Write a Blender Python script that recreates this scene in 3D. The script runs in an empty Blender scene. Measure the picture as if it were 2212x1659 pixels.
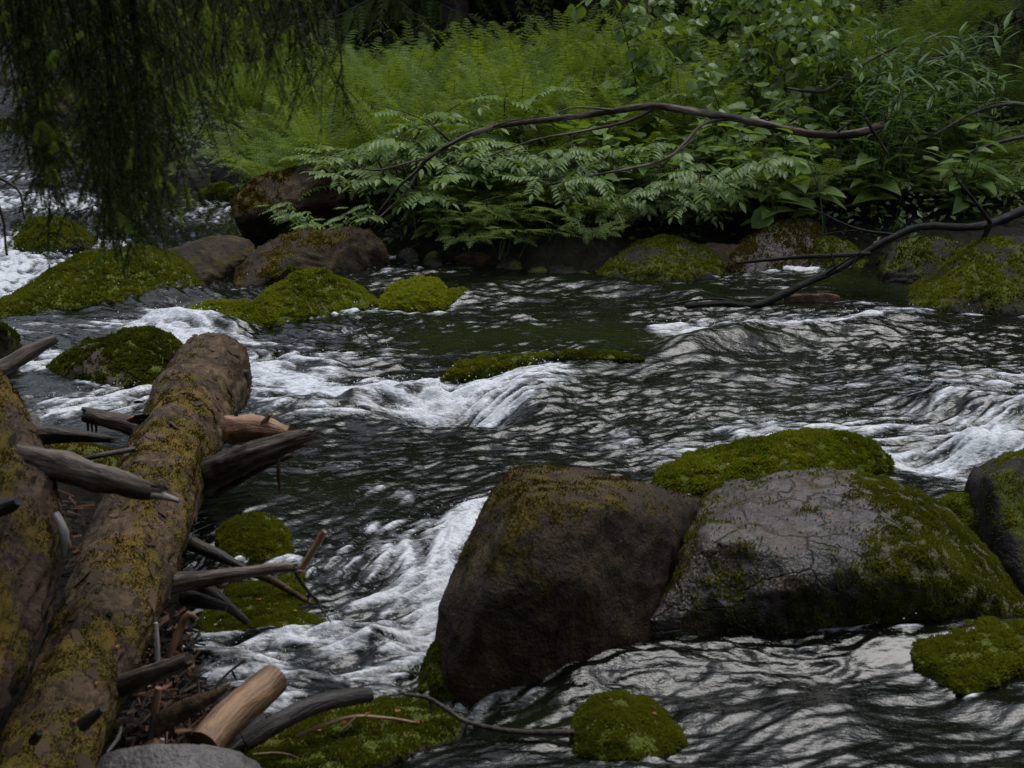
import bpy, bmesh, math, random
import numpy as np
from mathutils import Vector, Matrix

S = bpy.context.scene
COL = S.collection
R = math.radians
random.seed(7)
RNG = np.random.default_rng(7)

# ------------------------------------------------------------------ camera
CAM_Z, PITCH, FPX = 2.2, 16.0, 3404.0          # pixel units: photo at 2212 x 1659
cam = bpy.data.cameras.new('camera')
cam.sensor_width = 36.0
cam.lens = 36.0 * FPX / 2212.0
cam.clip_start, cam.clip_end = 0.05, 400.0
cam.dof.use_dof = True
cam.dof.focus_distance = 9.0
cam.dof.aperture_fstop = 6.3
camo = bpy.data.objects.new('camera', cam)
COL.objects.link(camo)
camo.location = (0, 0, CAM_Z)
camo.rotation_euler = (R(90 - PITCH), 0, 0)
S.camera = camo

# ------------------------------------------------------------------ world, sun, exposure
SUN_EL, SUN_AZ = R(68), R(40)                  # azimuth from +Y towards +X
w = bpy.data.worlds.new('World')
S.world = w
w.use_nodes = True
wn = w.node_tree.nodes
wn.clear()
sky = wn.new('ShaderNodeTexSky')
sky.sky_type = 'NISHITA'
sky.sun_disc = False
sky.sun_elevation = SUN_EL
sky.sun_rotation = SUN_AZ
sky.air_density = 1.0
sky.dust_density = 1.5
sky.ozone_density = 1.0
hsv = wn.new('ShaderNodeHueSaturation')
hsv.inputs['Saturation'].default_value = 0.42
bg = wn.new('ShaderNodeBackground')
bg.inputs['Strength'].default_value = 0.125
wo = wn.new('ShaderNodeOutputWorld')
w.node_tree.links.new(sky.outputs[0], hsv.inputs['Color'])
w.node_tree.links.new(hsv.outputs[0], bg.inputs['Color'])
w.node_tree.links.new(bg.outputs[0], wo.inputs['Surface'])

sun = bpy.data.lights.new('sun', 'SUN')
sun.energy = 1.0
sun.angle = R(32)
sun.color = (1.0, 0.985, 0.96)
suno = bpy.data.objects.new('sun', sun)
COL.objects.link(suno)
sd = Vector((math.sin(SUN_AZ) * math.cos(SUN_EL), math.cos(SUN_AZ) * math.cos(SUN_EL), math.sin(SUN_EL)))
suno.rotation_euler = sd.to_track_quat('Z', 'Y').to_euler()
suno.location = (3, 8, 20)

S.view_settings.view_transform = 'Standard'
S.view_settings.look = 'None'
S.view_settings.exposure = 1.22
S.view_settings.gamma = 1.0
S.render.engine = 'CYCLES'
S.cycles.max_bounces = 5
S.cycles.diffuse_bounces = 3
S.cycles.glossy_bounces = 3
S.cycles.transmission_bounces = 3
S.cycles.transparent_max_bounces = 4
S.cycles.use_denoising = True
S.cycles.denoising_input_passes = 'RGB_ALBEDO_NORMAL'
S.cycles.denoising_prefilter = 'NONE'
S.cycles.sample_clamp_indirect = 4.0

# ------------------------------------------------------------------ pixel -> place
CP, SP = math.cos(R(PITCH)), math.sin(R(PITCH))

def ray(px, py):
    px, py = float(px), float(py)
    u, v = (px - 1106.0) / FPX, -(py - 829.5) / FPX
    return Vector((u, CP + v * SP, -SP + v * CP))

def P(px, py, z=0.0):                          # point on the level z
    d = ray(px, py)
    t = (z - CAM_Z) / d.z
    return Vector((d.x * t, d.y * t, z))

def at(px, py, Y):                             # point at the distance Y
    d = ray(px, py)
    t = float(Y) / d.y
    return Vector((d.x * t, float(Y), CAM_Z + d.z * t))

# ------------------------------------------------------------------ numpy noise
_perm = np.random.default_rng(3).permutation(256)
_perm = np.concatenate([_perm, _perm, _perm])
_grad = np.random.default_rng(4).normal(size=(256, 3))
_grad /= np.linalg.norm(_grad, axis=1)[:, None]

def perlin(p):
    p = np.asarray(p, dtype=np.float64)
    i = np.floor(p).astype(np.int64)
    f = p - i
    u = f * f * f * (f * (f * 6 - 15) + 10)
    i &= 255
    out = np.zeros(len(p))
    for dx in (0, 1):
        wx = u[:, 0] if dx else 1 - u[:, 0]
        for dy in (0, 1):
            wy = u[:, 1] if dy else 1 - u[:, 1]
            for dz in (0, 1):
                wz = u[:, 2] if dz else 1 - u[:, 2]
                h = _perm[_perm[_perm[(i[:, 0] + dx) & 255] + ((i[:, 1] + dy) & 255)] + ((i[:, 2] + dz) & 255)]
                g = _grad[h]
                out += wx * wy * wz * (g[:, 0] * (f[:, 0] - dx) + g[:, 1] * (f[:, 1] - dy) + g[:, 2] * (f[:, 2] - dz))
    return out * 1.5

def fbm(p, octv=4, gain=0.5):
    p = np.asarray(p, dtype=np.float64)
    a, s, o = 1.0, 0.0, np.zeros(len(p))
    for k in range(octv):
        o += a * perlin(p * (2.03 ** k) + 17.3 * k)
        a *= gain
    return o

def sstep(a, b, x):
    t = np.clip((x - a) / (b - a), 0, 1)
    return t * t * (3 - 2 * t)

def poly_dist(x, y, pts, closed=False):
    d = np.full(np.shape(x), 1e9)
    n = len(pts)
    for k in range(n if closed else n - 1):
        ax, ay = pts[k][0], pts[k][1]
        bx, by = pts[(k + 1) % n][0], pts[(k + 1) % n][1]
        vx, vy = bx - ax, by - ay
        t = np.clip(((x - ax) * vx + (y - ay) * vy) / (vx * vx + vy * vy + 1e-12), 0, 1)
        d = np.minimum(d, np.hypot(x - ax - t * vx, y - ay - t * vy))
    return d

def inside(x, y, pts):
    r = np.zeros(np.shape(x), dtype=bool)
    n = len(pts)
    for k in range(n):
        x0, y0 = pts[k][0], pts[k][1]
        x1, y1 = pts[(k + 1) % n][0], pts[(k + 1) % n][1]
        c = ((y0 > y) != (y1 > y)) & (x < (x1 - x0) * (y - y0) / (y1 - y0 + 1e-12) + x0)
        r ^= c
    return r

# ------------------------------------------------------------------ object helpers
def tag(o, label, cat, group=None):
    o['label'] = label
    o['category'] = cat
    if group:
        o['group'] = group
    return o

def kind(o, k):
    o['kind'] = k
    return o

def empty(name, loc):
    o = bpy.data.objects.new(name, None)
    o.empty_display_size = 0.1
    COL.objects.link(o)
    o.location = loc
    return o

def raw_mesh(name, V, F, mats=(), attrs=None, smooth=False, mat_idx=None):
    """V (n,3); F: list of index arrays each (m,k)"""
    me = bpy.data.meshes.new(name)
    V = np.ascontiguousarray(V, dtype=np.float32)
    if not isinstance(F, (list, tuple)):
        F = [F]
    F = [np.asarray(f, dtype=np.int32) for f in F if len(f)]
    me.vertices.add(len(V))
    me.vertices.foreach_set('co', V.ravel())
    nl = sum(f.size for f in F)
    npol = sum(len(f) for f in F)
    me.loops.add(nl)
    me.polygons.add(npol)
    me.loops.foreach_set('vertex_index', np.concatenate([f.ravel() for f in F]))
    tot = np.concatenate([np.full(len(f), f.shape[1], dtype=np.int32) for f in F])
    st = np.concatenate([[0], np.cumsum(tot)[:-1]]).astype(np.int32)
    me.polygons.foreach_set('loop_start', st)
    me.polygons.foreach_set('loop_total', tot)
    if mat_idx is not None:
        me.polygons.foreach_set('material_index', np.asarray(mat_idx, dtype=np.int32))
    me.polygons.foreach_set('use_smooth', np.full(npol, smooth, dtype=bool))
    for m in mats:
        me.materials.append(m)
    for k, a in (attrs or {}).items():
        a = np.asarray(a, dtype=np.float32)
        at_ = me.attributes.new(k, 'FLOAT' if a.ndim == 1 else 'FLOAT_VECTOR', 'POINT')
        at_.data.foreach_set('value' if a.ndim == 1 else 'vector', a.ravel())
    me.update(calc_edges=True)
    me.validate()
    return me

def link(name, me, parent=None, loc=(0, 0, 0)):
    o = bpy.data.objects.new(name, me)
    COL.objects.link(o)
    o.location = loc
    if parent is not None:
        o.parent = parent
    return o

class MB:
    """collects triangles / quads into one mesh"""
    def __init__(self):
        self.V, self.T, self.Q, self.A, self.n = [], [], [], [], 0
        self.mt, self.mq = [], []

    def add(self, V, T=None, Q=None, a=0.5, m=0):
        V = np.asarray(V, dtype=np.float64).reshape(-1, 3)
        self.V.append(V)
        self.A.append(np.broadcast_to(np.asarray(a, dtype=np.float64), (len(V),)))
        if T is not None and len(T):
            self.T.append(np.asarray(T) + self.n)
            self.mt.append(np.full(len(T), m))
        if Q is not None and len(Q):
            self.Q.append(np.asarray(Q) + self.n)
            self.mq.append(np.full(len(Q), m))
        self.n += len(V)

    def mesh(self, name, mats, smooth=False, origin=(0, 0, 0)):
        V = np.concatenate(self.V) - np.asarray(origin)
        F, mi = [], []
        if self.T:
            F.append(np.concatenate(self.T)); mi.append(np.concatenate(self.mt))
        if self.Q:
            F.append(np.concatenate(self.Q)); mi.append(np.concatenate(self.mq))
        return raw_mesh(name, V, F, mats, {'var': np.concatenate(self.A)}, smooth, np.concatenate(mi))

def resample(pts, rad, step):
    pts = np.asarray([tuple(p) for p in pts], dtype=float)
    rad = np.asarray(rad, dtype=float)
    n = len(pts)
    # Catmull-Rom
    out, ro = [], []
    for k in range(n - 1):
        p0, p1, p2, p3 = pts[max(k - 1, 0)], pts[k], pts[k + 1], pts[min(k + 2, n - 1)]
        m = max(2, int(np.linalg.norm(p2 - p1) / step))
        for t in np.linspace(0, 1, m, endpoint=False):
            out.append(0.5 * ((2 * p1) + (-p0 + p2) * t + (2 * p0 - 5 * p1 + 4 * p2 - p3) * t * t + (-p0 + 3 * p1 - 3 * p2 + p3) * t ** 3))
            ro.append(rad[k] * (1 - t) + rad[k + 1] * t)
    out.append(pts[-1]); ro.append(rad[-1])
    return np.array(out), np.array(ro)

def tube(pts, rad, n=10, step=0.03, rough=0.0, nscale=8.0, seed=0.0, taper_end=False, splinter=0.0, flat=1.0):
    """returns V, Q, T, ring parameter; tube with irregular skin"""
    C, r = resample(pts, rad, step)
    m = len(C)
    tan = np.gradient(C, axis=0)
    tan /= np.linalg.norm(tan, axis=1)[:, None] + 1e-12
    up = np.array([0, 0, 1.0]) if abs(tan[0][2]) < 0.9 else np.array([1.0, 0, 0])
    N = np.zeros_like(C)
    x = np.cross(up, tan[0]); x /= np.linalg.norm(x)
    for k in range(m):
        x = x - tan[k] * np.dot(x, tan[k])
        x /= np.linalg.norm(x) + 1e-12
        N[k] = x
    B = np.cross(tan, N)
    th = np.linspace(0, 2 * np.pi, n, endpoint=False)
    V = (C[:, None, :] + r[:, None, None] * (np.cos(th)[None, :, None] * N[:, None, :] + flat * np.sin(th)[None, :, None] * B[:, None, :]))
    if rough > 0:
        D = V - C[:, None, :]
        q = V.reshape(-1, 3) * nscale + seed
        nz = fbm(q, 4, 0.55).reshape(m, n)
        # grooves running along the stick
        g = np.stack([np.repeat(np.cos(th)[None], m, 0) * 3, np.repeat(np.sin(th)[None], m, 0) * 3, np.repeat((np.arange(m) * step * 2.5)[:, None], n, 1)], -1).reshape(-1, 3) + seed
        nz = nz * 0.55 + perlin(g * 1.7).reshape(m, n) * 0.5 + perlin(g * np.array([4.2, 4.2, .8])).reshape(m, n) * 0.5
        V = C[:, None, :] + D * (1 + rough * nz)[:, :, None]
    if splinter > 0:
        sj = RNG.random(n) ** 3
        for kk, fr in ((-1, 1.0), (-2, .5), (-3, .2)):
            V[kk] = V[kk] + tan[-1] * (splinter * fr * sj)[:, None]
        V[0] -= tan[0] * (splinter * 0.4 * RNG.random(n))[:, None]
    V = V.reshape(-1, 3)
    i = np.arange(m - 1)[:, None] * n
    j = np.arange(n)[None]
    j2 = (j + 1) % n
    Q = np.stack([i + j, i + j2, i + n + j2, i + n + j], -1).reshape(-1, 4)
    # caps with their own rim, and loose fibres at a broken end
    b0 = len(V)
    V = np.concatenate([V, V[:n], V[(m - 1) * n:m * n], [C[0]], [C[-1] - tan[-1] * r[-1] * .15]])
    jj = np.arange(n)
    T = np.concatenate([np.stack([np.full(n, b0 + 2 * n), b0 + (jj + 1) % n, b0 + jj], -1), np.stack([np.full(n, b0 + 2 * n + 1), b0 + n + jj, b0 + n + (jj + 1) % n], -1)])
    if splinter > 0 and r[-1] > .006:
        nf = 11
        for q in range(nf):
            a_ = RNG.uniform(0, 2 * np.pi); rr = r[-1] * RNG.uniform(.2, .85)
            c_ = C[-1] + (math.cos(a_) * N[-1] + math.sin(a_) * B[-1]) * rr - tan[-1] * r[-1] * .4
            wv = r[-1] * RNG.uniform(.12, .3)
            tip = c_ + tan[-1] * (splinter * RNG.uniform(.15, 1.0) + r[-1] * .4) + RNG.normal(size=3) * r[-1] * .12
            k0 = len(V)
            V = np.concatenate([V, [c_ + N[-1] * wv, c_ - N[-1] * wv * .5 + B[-1] * wv * .8, c_ - N[-1] * wv * .5 - B[-1] * wv * .8, tip]])
            T = np.concatenate([T, np.array([[0, 1, 3], [1, 2, 3], [2, 0, 3]]) + k0])
    return V, Q, T, C

# ------------------------------------------------------------------ materials
class NT:
    def __init__(self, name):
        self.m = bpy.data.materials.new(name)
        self.m.use_nodes = True
        self.t = self.m.node_tree
        self.t.nodes.clear()
        self.out = self.n('ShaderNodeOutputMaterial')

    def n(self, typ, **kw):
        nd = self.t.nodes.new(typ)
        for k, v in kw.items():
            setattr(nd, k, v)
        return nd

    def l(self, a, b):
        self.t.links.new(a, b)

    def coord(self, scale=1.0, obj=True):
        tc = self.n('ShaderNodeTexCoord')
        return tc.outputs['Object' if obj else 'Generated']

    def noise(self, vec, scale, detail=4, rough=0.55, dist=0.0, stretch=None):
        if stretch:
            mp = self.n('ShaderNodeMapping')
            mp.inputs['Scale'].default_value = stretch
            self.l(vec, mp.inputs['Vector'])
            vec = mp.outputs[0]
        nn = self.n('ShaderNodeTexNoise')
        nn.inputs['Scale'].default_value = scale
        nn.inputs['Detail'].default_value = detail
        nn.inputs['Roughness'].default_value = rough
        nn.inputs['Distortion'].default_value = dist
        self.l(vec, nn.inputs['Vector'])
        return nn.outputs['Fac']

    def ramp(self, fac, stops, interp='LINEAR'):
        r = self.n('ShaderNodeValToRGB')
        r.color_ramp.interpolation = interp
        e = r.color_ramp.elements
        while len(e) < len(stops):
            e.new(0.5)
        for k, (p, c) in enumerate(stops):
            e[k].position = p
            e[k].color = (c[0], c[1], c[2], 1) if not np.isscalar(c) else (c, c, c, 1)
        self.l(fac, r.inputs[0])
        return r.outputs[0]

    def mix(self, fac, a, b, mode='MIX'):
        mx = self.n('ShaderNodeMix', data_type='RGBA', blend_type=mode)
        for s, v in ((mx.inputs[0], fac), (mx.inputs[6], a), (mx.inputs[7], b)):
            if hasattr(v, 'is_output'):
                self.l(v, s)
            elif np.isscalar(v):
                s.default_value = v
            else:
                s.default_value = (v[0], v[1], v[2], 1)
        return mx.outputs[2]

    def math(self, op, a, b=None, c=None, clamp=False):
        mt = self.n('ShaderNodeMath', operation=op, use_clamp=clamp)
        for k, v in enumerate((a, b, c)):
            if v is None:
                continue
            if hasattr(v, 'is_output'):
                self.l(v, mt.inputs[k])
            else:
                mt.inputs[k].default_value = v
        return mt.outputs[0]

    def attr(self, name, typ='GEOMETRY'):
        a = self.n('ShaderNodeAttribute', attribute_name=name, attribute_type=typ)
        return a.outputs['Fac']

    def bump(self, h, strength=0.5, dist=0.01, normal=None):
        b = self.n('ShaderNodeBump')
        b.inputs['Strength'].default_value = strength
        b.inputs['Distance'].default_value = dist
        self.l(h, b.inputs['Height'])
        if normal is not None:
            self.l(normal, b.inputs['Normal'])
        return b.outputs[0]

    def principled(self, color, rough=0.6, normal=None, spec=0.5, ior=1.45, **kw):
        p = self.n('ShaderNodeBsdfPrincipled')
        for s, v in ((p.inputs['Base Color'], color), (p.inputs['Roughness'], rough), (p.inputs['Specular IOR Level'], spec)):
            if hasattr(v, 'is_output'):
                self.l(v, s)
            elif np.isscalar(v):
                s.default_value = v
            else:
                s.default_value = (v[0], v[1], v[2], 1)
        p.inputs['IOR'].default_value = ior
        if normal is not None:
            self.l(normal, p.inputs['Normal'])
        self.l(p.outputs[0], self.out.inputs['Surface'])
        return p

def leaf_mat(name, c_dark, c_light, trans=0.35, rough=0.45, spec=0.4, low=None):
    t = NT(name)
    oi = t.n('ShaderNodeObjectInfo')
    v = t.attr('var')
    f = t.math('MULTIPLY_ADD', oi.outputs['Random'], 0.45, t.math('MULTIPLY', v, 0.6), clamp=True)
    nz = t.noise(t.coord(), 9.0, 3)
    f = t.math('ADD', f, t.math('MULTIPLY_ADD', nz, 0.5, -0.25), clamp=True)
    c = t.ramp(f, [(0.0, c_dark), (1.0, c_light)] if low is None else [(0.05, low), (0.32, c_dark), (0.95, c_light)])
    p = t.principled(c, rough, spec=spec)
    tr = t.n('ShaderNodeBsdfTranslucent')
    c2 = t.mix(1.0, c, (1.35, 1.25, 0.45), 'MULTIPLY')
    t.l(c2, tr.inputs['Color'])
    ms = t.n('ShaderNodeMixShader')
    ms.inputs[0].default_value = trans
    t.l(p.outputs[0], ms.inputs[1])
    t.l(tr.outputs[0], ms.inputs[2])
    t.l(ms.outputs[0], t.out.inputs['Surface'])
    return t.m

M = {}
M['fern'] = leaf_mat('fern_green', (0.058, 0.100, 0.014), (0.155, 0.225, 0.042), 0.48, .6, .15)
M['fern_low'] = leaf_mat('low_fern_green', (0.060, 0.112, 0.014), (0.165, 0.235, 0.042), 0.48, .55, .2)
M['rowan'] = leaf_mat('rowan_leaf', (0.050, 0.105, 0.018), (0.14, 0.215, 0.046), 0.45, 0.42, 0.35)
M['aspen'] = leaf_mat('round_leaf', (0.046, 0.092, 0.015), (0.13, 0.20, 0.046), 0.42, 0.42, 0.35)
M['broad'] = leaf_mat('broad_leaf', (0.052, 0.105, 0.016), (0.14, 0.215, 0.042), 0.45, 0.45, 0.3)
M['narrow'] = leaf_mat('narrow_leaf', (0.028, 0.07, 0.016), (0.08, 0.14, 0.036), 0.36, 0.5, 0.25)
M['cover'] = leaf_mat('ground_cover_leaf', (0.018, 0.040, 0.008), (0.06, 0.11, 0.022), 0.3)
M['needle'] = leaf_mat('spruce_needle', (0.016, 0.028, 0.007), (0.060, 0.088, 0.020), 0.35, 0.5, 0.2)
M['needle_far'] = leaf_mat('dark_spruce_needle', (0.028, 0.042, 0.012), (0.085, 0.11, 0.03), 0.3, 0.6, 0.2)
M['needle_olive'] = leaf_mat('olive_spruce_needle', (0.022, 0.032, 0.012), (0.06, 0.07, 0.028), 0.15, 0.6, 0.2)
M['shoot'] = leaf_mat('fresh_spruce_needle', (0.10, 0.16, 0.015), (0.22, 0.32, 0.04), 0.5)
M['moss'] = leaf_mat('green_moss', (0.060, 0.080, 0.008), (0.23, 0.265, 0.028), 0.4, 0.75, 0.1, (0.05, 0.035, 0.008))
M['moss_dark'] = leaf_mat('deep_green_moss', (0.032, 0.042, 0.005), (0.145, 0.165, 0.018), 0.35, 0.75, 0.1, (0.035, 0.022, 0.006))
M['moss_brown'] = leaf_mat('brown_moss', (0.030, 0.023, 0.006), (0.13, 0.10, 0.018), 0.25, 0.8, 0.1, (0.05, 0.024, 0.008))

def rock_mat(name, c0, c1, c2, moss0, moss1, rough=0.55, wet=0.5, lichen=0.0, cracks=False):
    t = NT(name)
    co = t.coord()
    n1 = t.noise(co, 3.5, 6, 0.65, 0.4)
    n2 = t.noise(co, 22.0, 5, 0.7)
    n3 = t.noise(co, 90.0, 3, 0.6)
    base = t.ramp(n1, [(0.36, c0), (0.5, c1), (0.64, c2)])
    base = t.mix(t.math('MULTIPLY', t.ramp(n2, [(0.45, 0.0), (0.75, 1.0)]), 0.6), base, c2)
    base = t.mix(t.math('MULTIPLY', t.ramp(n2, [(0.25, 1.0), (0.45, 0.0)]), 0.6), base, c0)
    # lichen freckles
    vo = t.n('ShaderNodeTexVoronoi')
    vo.inputs['Scale'].default_value = 26.0
    t.l(co, vo.inputs['Vector'])
    lich = t.math('MULTIPLY', t.ramp(vo.outputs['Distance'], [(0.10, 1.0), (0.2, 0.0)]), t.ramp(n1, [(0.5, 0.0), (0.62, 1.0)]))
    base = t.mix(t.math('MULTIPLY', lich, lichen), base, (0.26, 0.24, 0.20))
    ms = t.attr('moss')
    mm = t.math('ADD', ms, t.math('MULTIPLY_ADD', n2, 0.9, -0.45))
    mm = t.ramp(mm, [(0.38, 0.0), (0.62, 1.0)])
    mc = t.ramp(t.math('ADD', t.math('MULTIPLY', n3, 0.6), t.math('MULTIPLY', n1, 0.5)), [(0.35, moss0), (0.7, moss1)])
    if cracks:
        vc = t.n('ShaderNodeTexVoronoi', feature='DISTANCE_TO_EDGE')
        vc.inputs['Scale'].default_value = 4.5
        wv = t.n('ShaderNodeVectorMath', operation='ADD')
        nv = t.n('ShaderNodeTexNoise'); nv.inputs['Scale'].default_value = 5.0; nv.inputs['Detail'].default_value = 4
        t.l(co, nv.inputs['Vector']); sc_ = t.n('ShaderNodeVectorMath', operation='SCALE'); sc_.inputs['Scale'].default_value = .35
        t.l(nv.outputs['Color'], sc_.inputs[0]); t.l(co, wv.inputs[0]); t.l(sc_.outputs[0], wv.inputs[1]); t.l(wv.outputs[0], vc.inputs['Vector'])
        ck = t.ramp(vc.outputs['Distance'], [(0.0, 1.0), (0.035, 0.0)])
        base = t.mix(t.math('MULTIPLY', ck, .45), base, c0)
        rust = t.ramp(t.noise(co, 4.0, 5, .6), [(0.46, 0.0), (0.58, 1.0)])
        base = t.mix(t.math('MULTIPLY', rust, .75), base, (0.035, 0.019, 0.010))
    col = t.mix(mm, base, mc)
    rg = t.math('ADD', t.math('MULTIPLY', n2, 0.35), t.math('MULTIPLY_ADD', mm, 0.35, rough - 0.2), clamp=True)
    hh = t.math('ADD', t.math('MULTIPLY', n2, 0.8), t.math('MULTIPLY', n3, 0.5))
    if cracks:
        hh = t.math('SUBTRACT', hh, t.math('MULTIPLY', ck, .5))
    nrm = t.bump(hh, 0.9, 0.016)
    t.principled(col, rg, nrm, spec=wet)
    return t.m

M['rock_brown'] = rock_mat('brown_wet_rock', (0.008, 0.0055, 0.0035), (0.021, 0.0138, 0.007), (0.052, 0.034, 0.0165), (0.026, 0.021, 0.004), (0.075, 0.055, 0.010), .78, .2, .25)
M['rock_grey'] = rock_mat('grey_violet_rock', (0.010, 0.0075, 0.006), (0.032, 0.026, 0.025), (0.082, 0.071, 0.071), (0.018, 0.017, 0.004), (0.055, 0.05, 0.010), 0.42, 0.45, .2, True)
M['rock_moss'] = rock_mat('mossy_rock', (0.014, 0.012, 0.008), (0.032, 0.024, 0.014), (0.060, 0.045, 0.026), (0.024, 0.034, 0.005), (0.080, 0.10, 0.013), .7, .25)
M['rock_dark'] = rock_mat('dark_wet_rock', (0.005, 0.004, 0.0032), (0.009, 0.0073, 0.006), (0.020, 0.016, 0.013), (0.022, 0.028, 0.005), (0.065, 0.078, 0.012), .75, .18)
M['rock_rust'] = rock_mat('reddish_stone', (0.030, 0.012, 0.007), (0.075, 0.032, 0.018), (0.13, 0.07, 0.045), (0.03, 0.03, 0.01), (0.06, 0.06, 0.02), .35, .4)
M['leaf_litter'] = leaf_mat('orange_leaf', (0.12, 0.045, 0.012), (0.34, 0.15, 0.045), .2, .6, .2)
M['rock_pale'] = rock_mat('pale_grey_stone', (0.035, 0.031, 0.030), (0.085, 0.077, 0.074), (0.15, 0.136, 0.13), (0.05, 0.05, 0.02), (0.1, 0.1, 0.04), 0.55, 0.4)

def wood_mat(name, c0, c1, c2, moss=None, rough=0.6, spec=0.4, scale=1.0, stretch=(1, 1, 1), bump=0.8, mossbias=0.0, grain=False):
    t = NT(name)
    co = t.coord()
    if grain:
        co = t.n('ShaderNodeAttribute', attribute_name='grain').outputs['Vector']
    n1 = t.noise(co, 6.0 * scale, 5, 0.6, 0.3)
    n2 = t.noise(co, 34.0 * scale, 5, 0.65, 0.6, stretch)
    n3 = t.noise(co, 130.0 * scale, 3, 0.6)
    col = t.ramp(t.math('ADD', t.math('MULTIPLY', n1, 0.5), t.math('MULTIPLY', n2, 0.5)), [(0.40, c0), (0.5, c1), (0.61, c2)])
    if moss is not None:
        ms = t.attr('moss')
        mm = t.math('ADD', ms, t.math('MULTIPLY_ADD', n2, 0.8, -0.4 + mossbias))
        mm = t.ramp(mm, [(0.40, 0.0), (0.66, 1.0)])
        mc = t.ramp(t.math('ADD', t.math('MULTIPLY', n3, 0.55), t.math('MULTIPLY', n1, 0.6)), [(0.38, moss[0]), (0.58, moss[1]), (0.76, moss[2])])
        col = t.mix(mm, col, mc)
        rg = t.math('MULTIPLY_ADD', mm, 0.3, rough, clamp=True)
    else:
        rg = rough
    hh = t.math('ADD', t.math('MULTIPLY', n2, 0.8), t.math('MULTIPLY', n3, 0.35))
    t.principled(col, rg, t.bump(hh, bump, 0.014), spec=spec)
    return t.m

OLIVE = ((0.026, 0.019, 0.006), (0.085, 0.066, 0.013), (0.13, 0.066, 0.015))
M['log'] = wood_mat('mossy_bark', (0.012, 0.008, 0.004), (0.048, 0.030, 0.0145), (0.105, 0.072, 0.040), OLIVE, 0.7, 0.18)
M['log_left'] = wood_mat('rotten_bark', (0.012, 0.007, 0.004), (0.045, 0.026, 0.016), (0.09, 0.058, 0.036), OLIVE, 0.7, 0.2)
M['dead_wood'] = wood_mat('weathered_wood', (0.012, 0.009, 0.006), (0.052, 0.038, 0.028), (0.17, 0.138, 0.112), None, 0.65, 0.25, 1.2, grain=True)
M['dark_wood'] = wood_mat('wet_dark_wood', (0.005, 0.004, 0.003), (0.014, 0.011, 0.009), (0.050, 0.042, 0.036), None, 0.5, 0.28, 1.2, grain=True)
M['black_wood'] = wood_mat('black_wet_bark', (0.003, 0.0024, 0.002), (0.007, 0.0056, 0.005), (0.028, 0.024, 0.022), None, 0.6, 0.15, 1.2, grain=True)
M['rust_wood'] = wood_mat('reddish_wood', (0.045, 0.020, 0.010), (0.16, 0.080, 0.042), (0.26, 0.16, 0.095), None, 0.5, 0.4, 1.2, grain=True)
M['cut_wood'] = wood_mat('barkless_orange_wood', (0.016, 0.010, 0.006), (0.095, 0.052, 0.024), (0.22, 0.125, 0.060), None, 0.55, 0.4, 0.9, grain=True)
M['pale_wood'] = wood_mat('bleached_wood', (0.10, 0.085, 0.075), (0.24, 0.21, 0.19), (0.36, 0.33, 0.31), None, 0.5, 0.4, 1.2, grain=True)
M['birch'] = wood_mat('thin_bark', (0.008, 0.0055, 0.004), (0.028, 0.020, 0.015), (0.16, 0.13, 0.105), None, 0.65, 0.15, 1.0, grain=True)
M['bark_scale'] = leaf_mat('bark_scales', (0.014, 0.009, 0.0045), (0.090, 0.060, 0.033), 0.0, .75, .15)
M['twig'] = wood_mat('twig_bark', (0.014, 0.010, 0.008), (0.035, 0.027, 0.021), (0.075, 0.06, 0.05), None, 0.6, 0.3, 1.2)
M['dark_twig'] = wood_mat('dark_twig_bark', (0.006, 0.004, 0.003), (0.014, 0.010, 0.007), (0.03, 0.022, 0.016), None, 0.8, 0.1, 1.2)
M['trunk'] = wood_mat('spruce_bark', (0.016, 0.012, 0.010), (0.045, 0.036, 0.030), (0.085, 0.072, 0.060), None, 0.8, 0.2, 0.6)
M['stalk'] = wood_mat('green_stalk', (0.02, 0.035, 0.008), (0.045, 0.075, 0.018), (0.07, 0.10, 0.025), None, 0.5, 0.4)
M['fungus'] = wood_mat('bracket_cap', (0.05, 0.045, 0.045), (0.10, 0.085, 0.08), (0.16, 0.14, 0.13), None, 0.5, 0.4)
M['fungus_rim'] = wood_mat('bracket_rim', (0.25, 0.05, 0.025), (0.45, 0.16, 0.08), (0.60, 0.42, 0.26), None, 0.45, 0.5, 0.6)

def soil_mat():
    t = NT('dark_forest_soil')
    co = t.coord()
    n1 = t.noise(co, 1.2, 6, 0.6)
    n2 = t.noise(co, 18.0, 6, 0.7)
    c = t.ramp(t.math('ADD', t.math('MULTIPLY', n1, 0.4), t.math('MULTIPLY', n2, 0.6)), [(0.40, (0.0025, 0.002, 0.0013)), (0.5, (0.007, 0.005, 0.003)), (0.62, (0.014, 0.014, 0.005))])
    t.principled(c, 0.9, t.bump(n2, 0.8, 0.04), spec=0.2)
    return t.m
M['soil'] = soil_mat()

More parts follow.
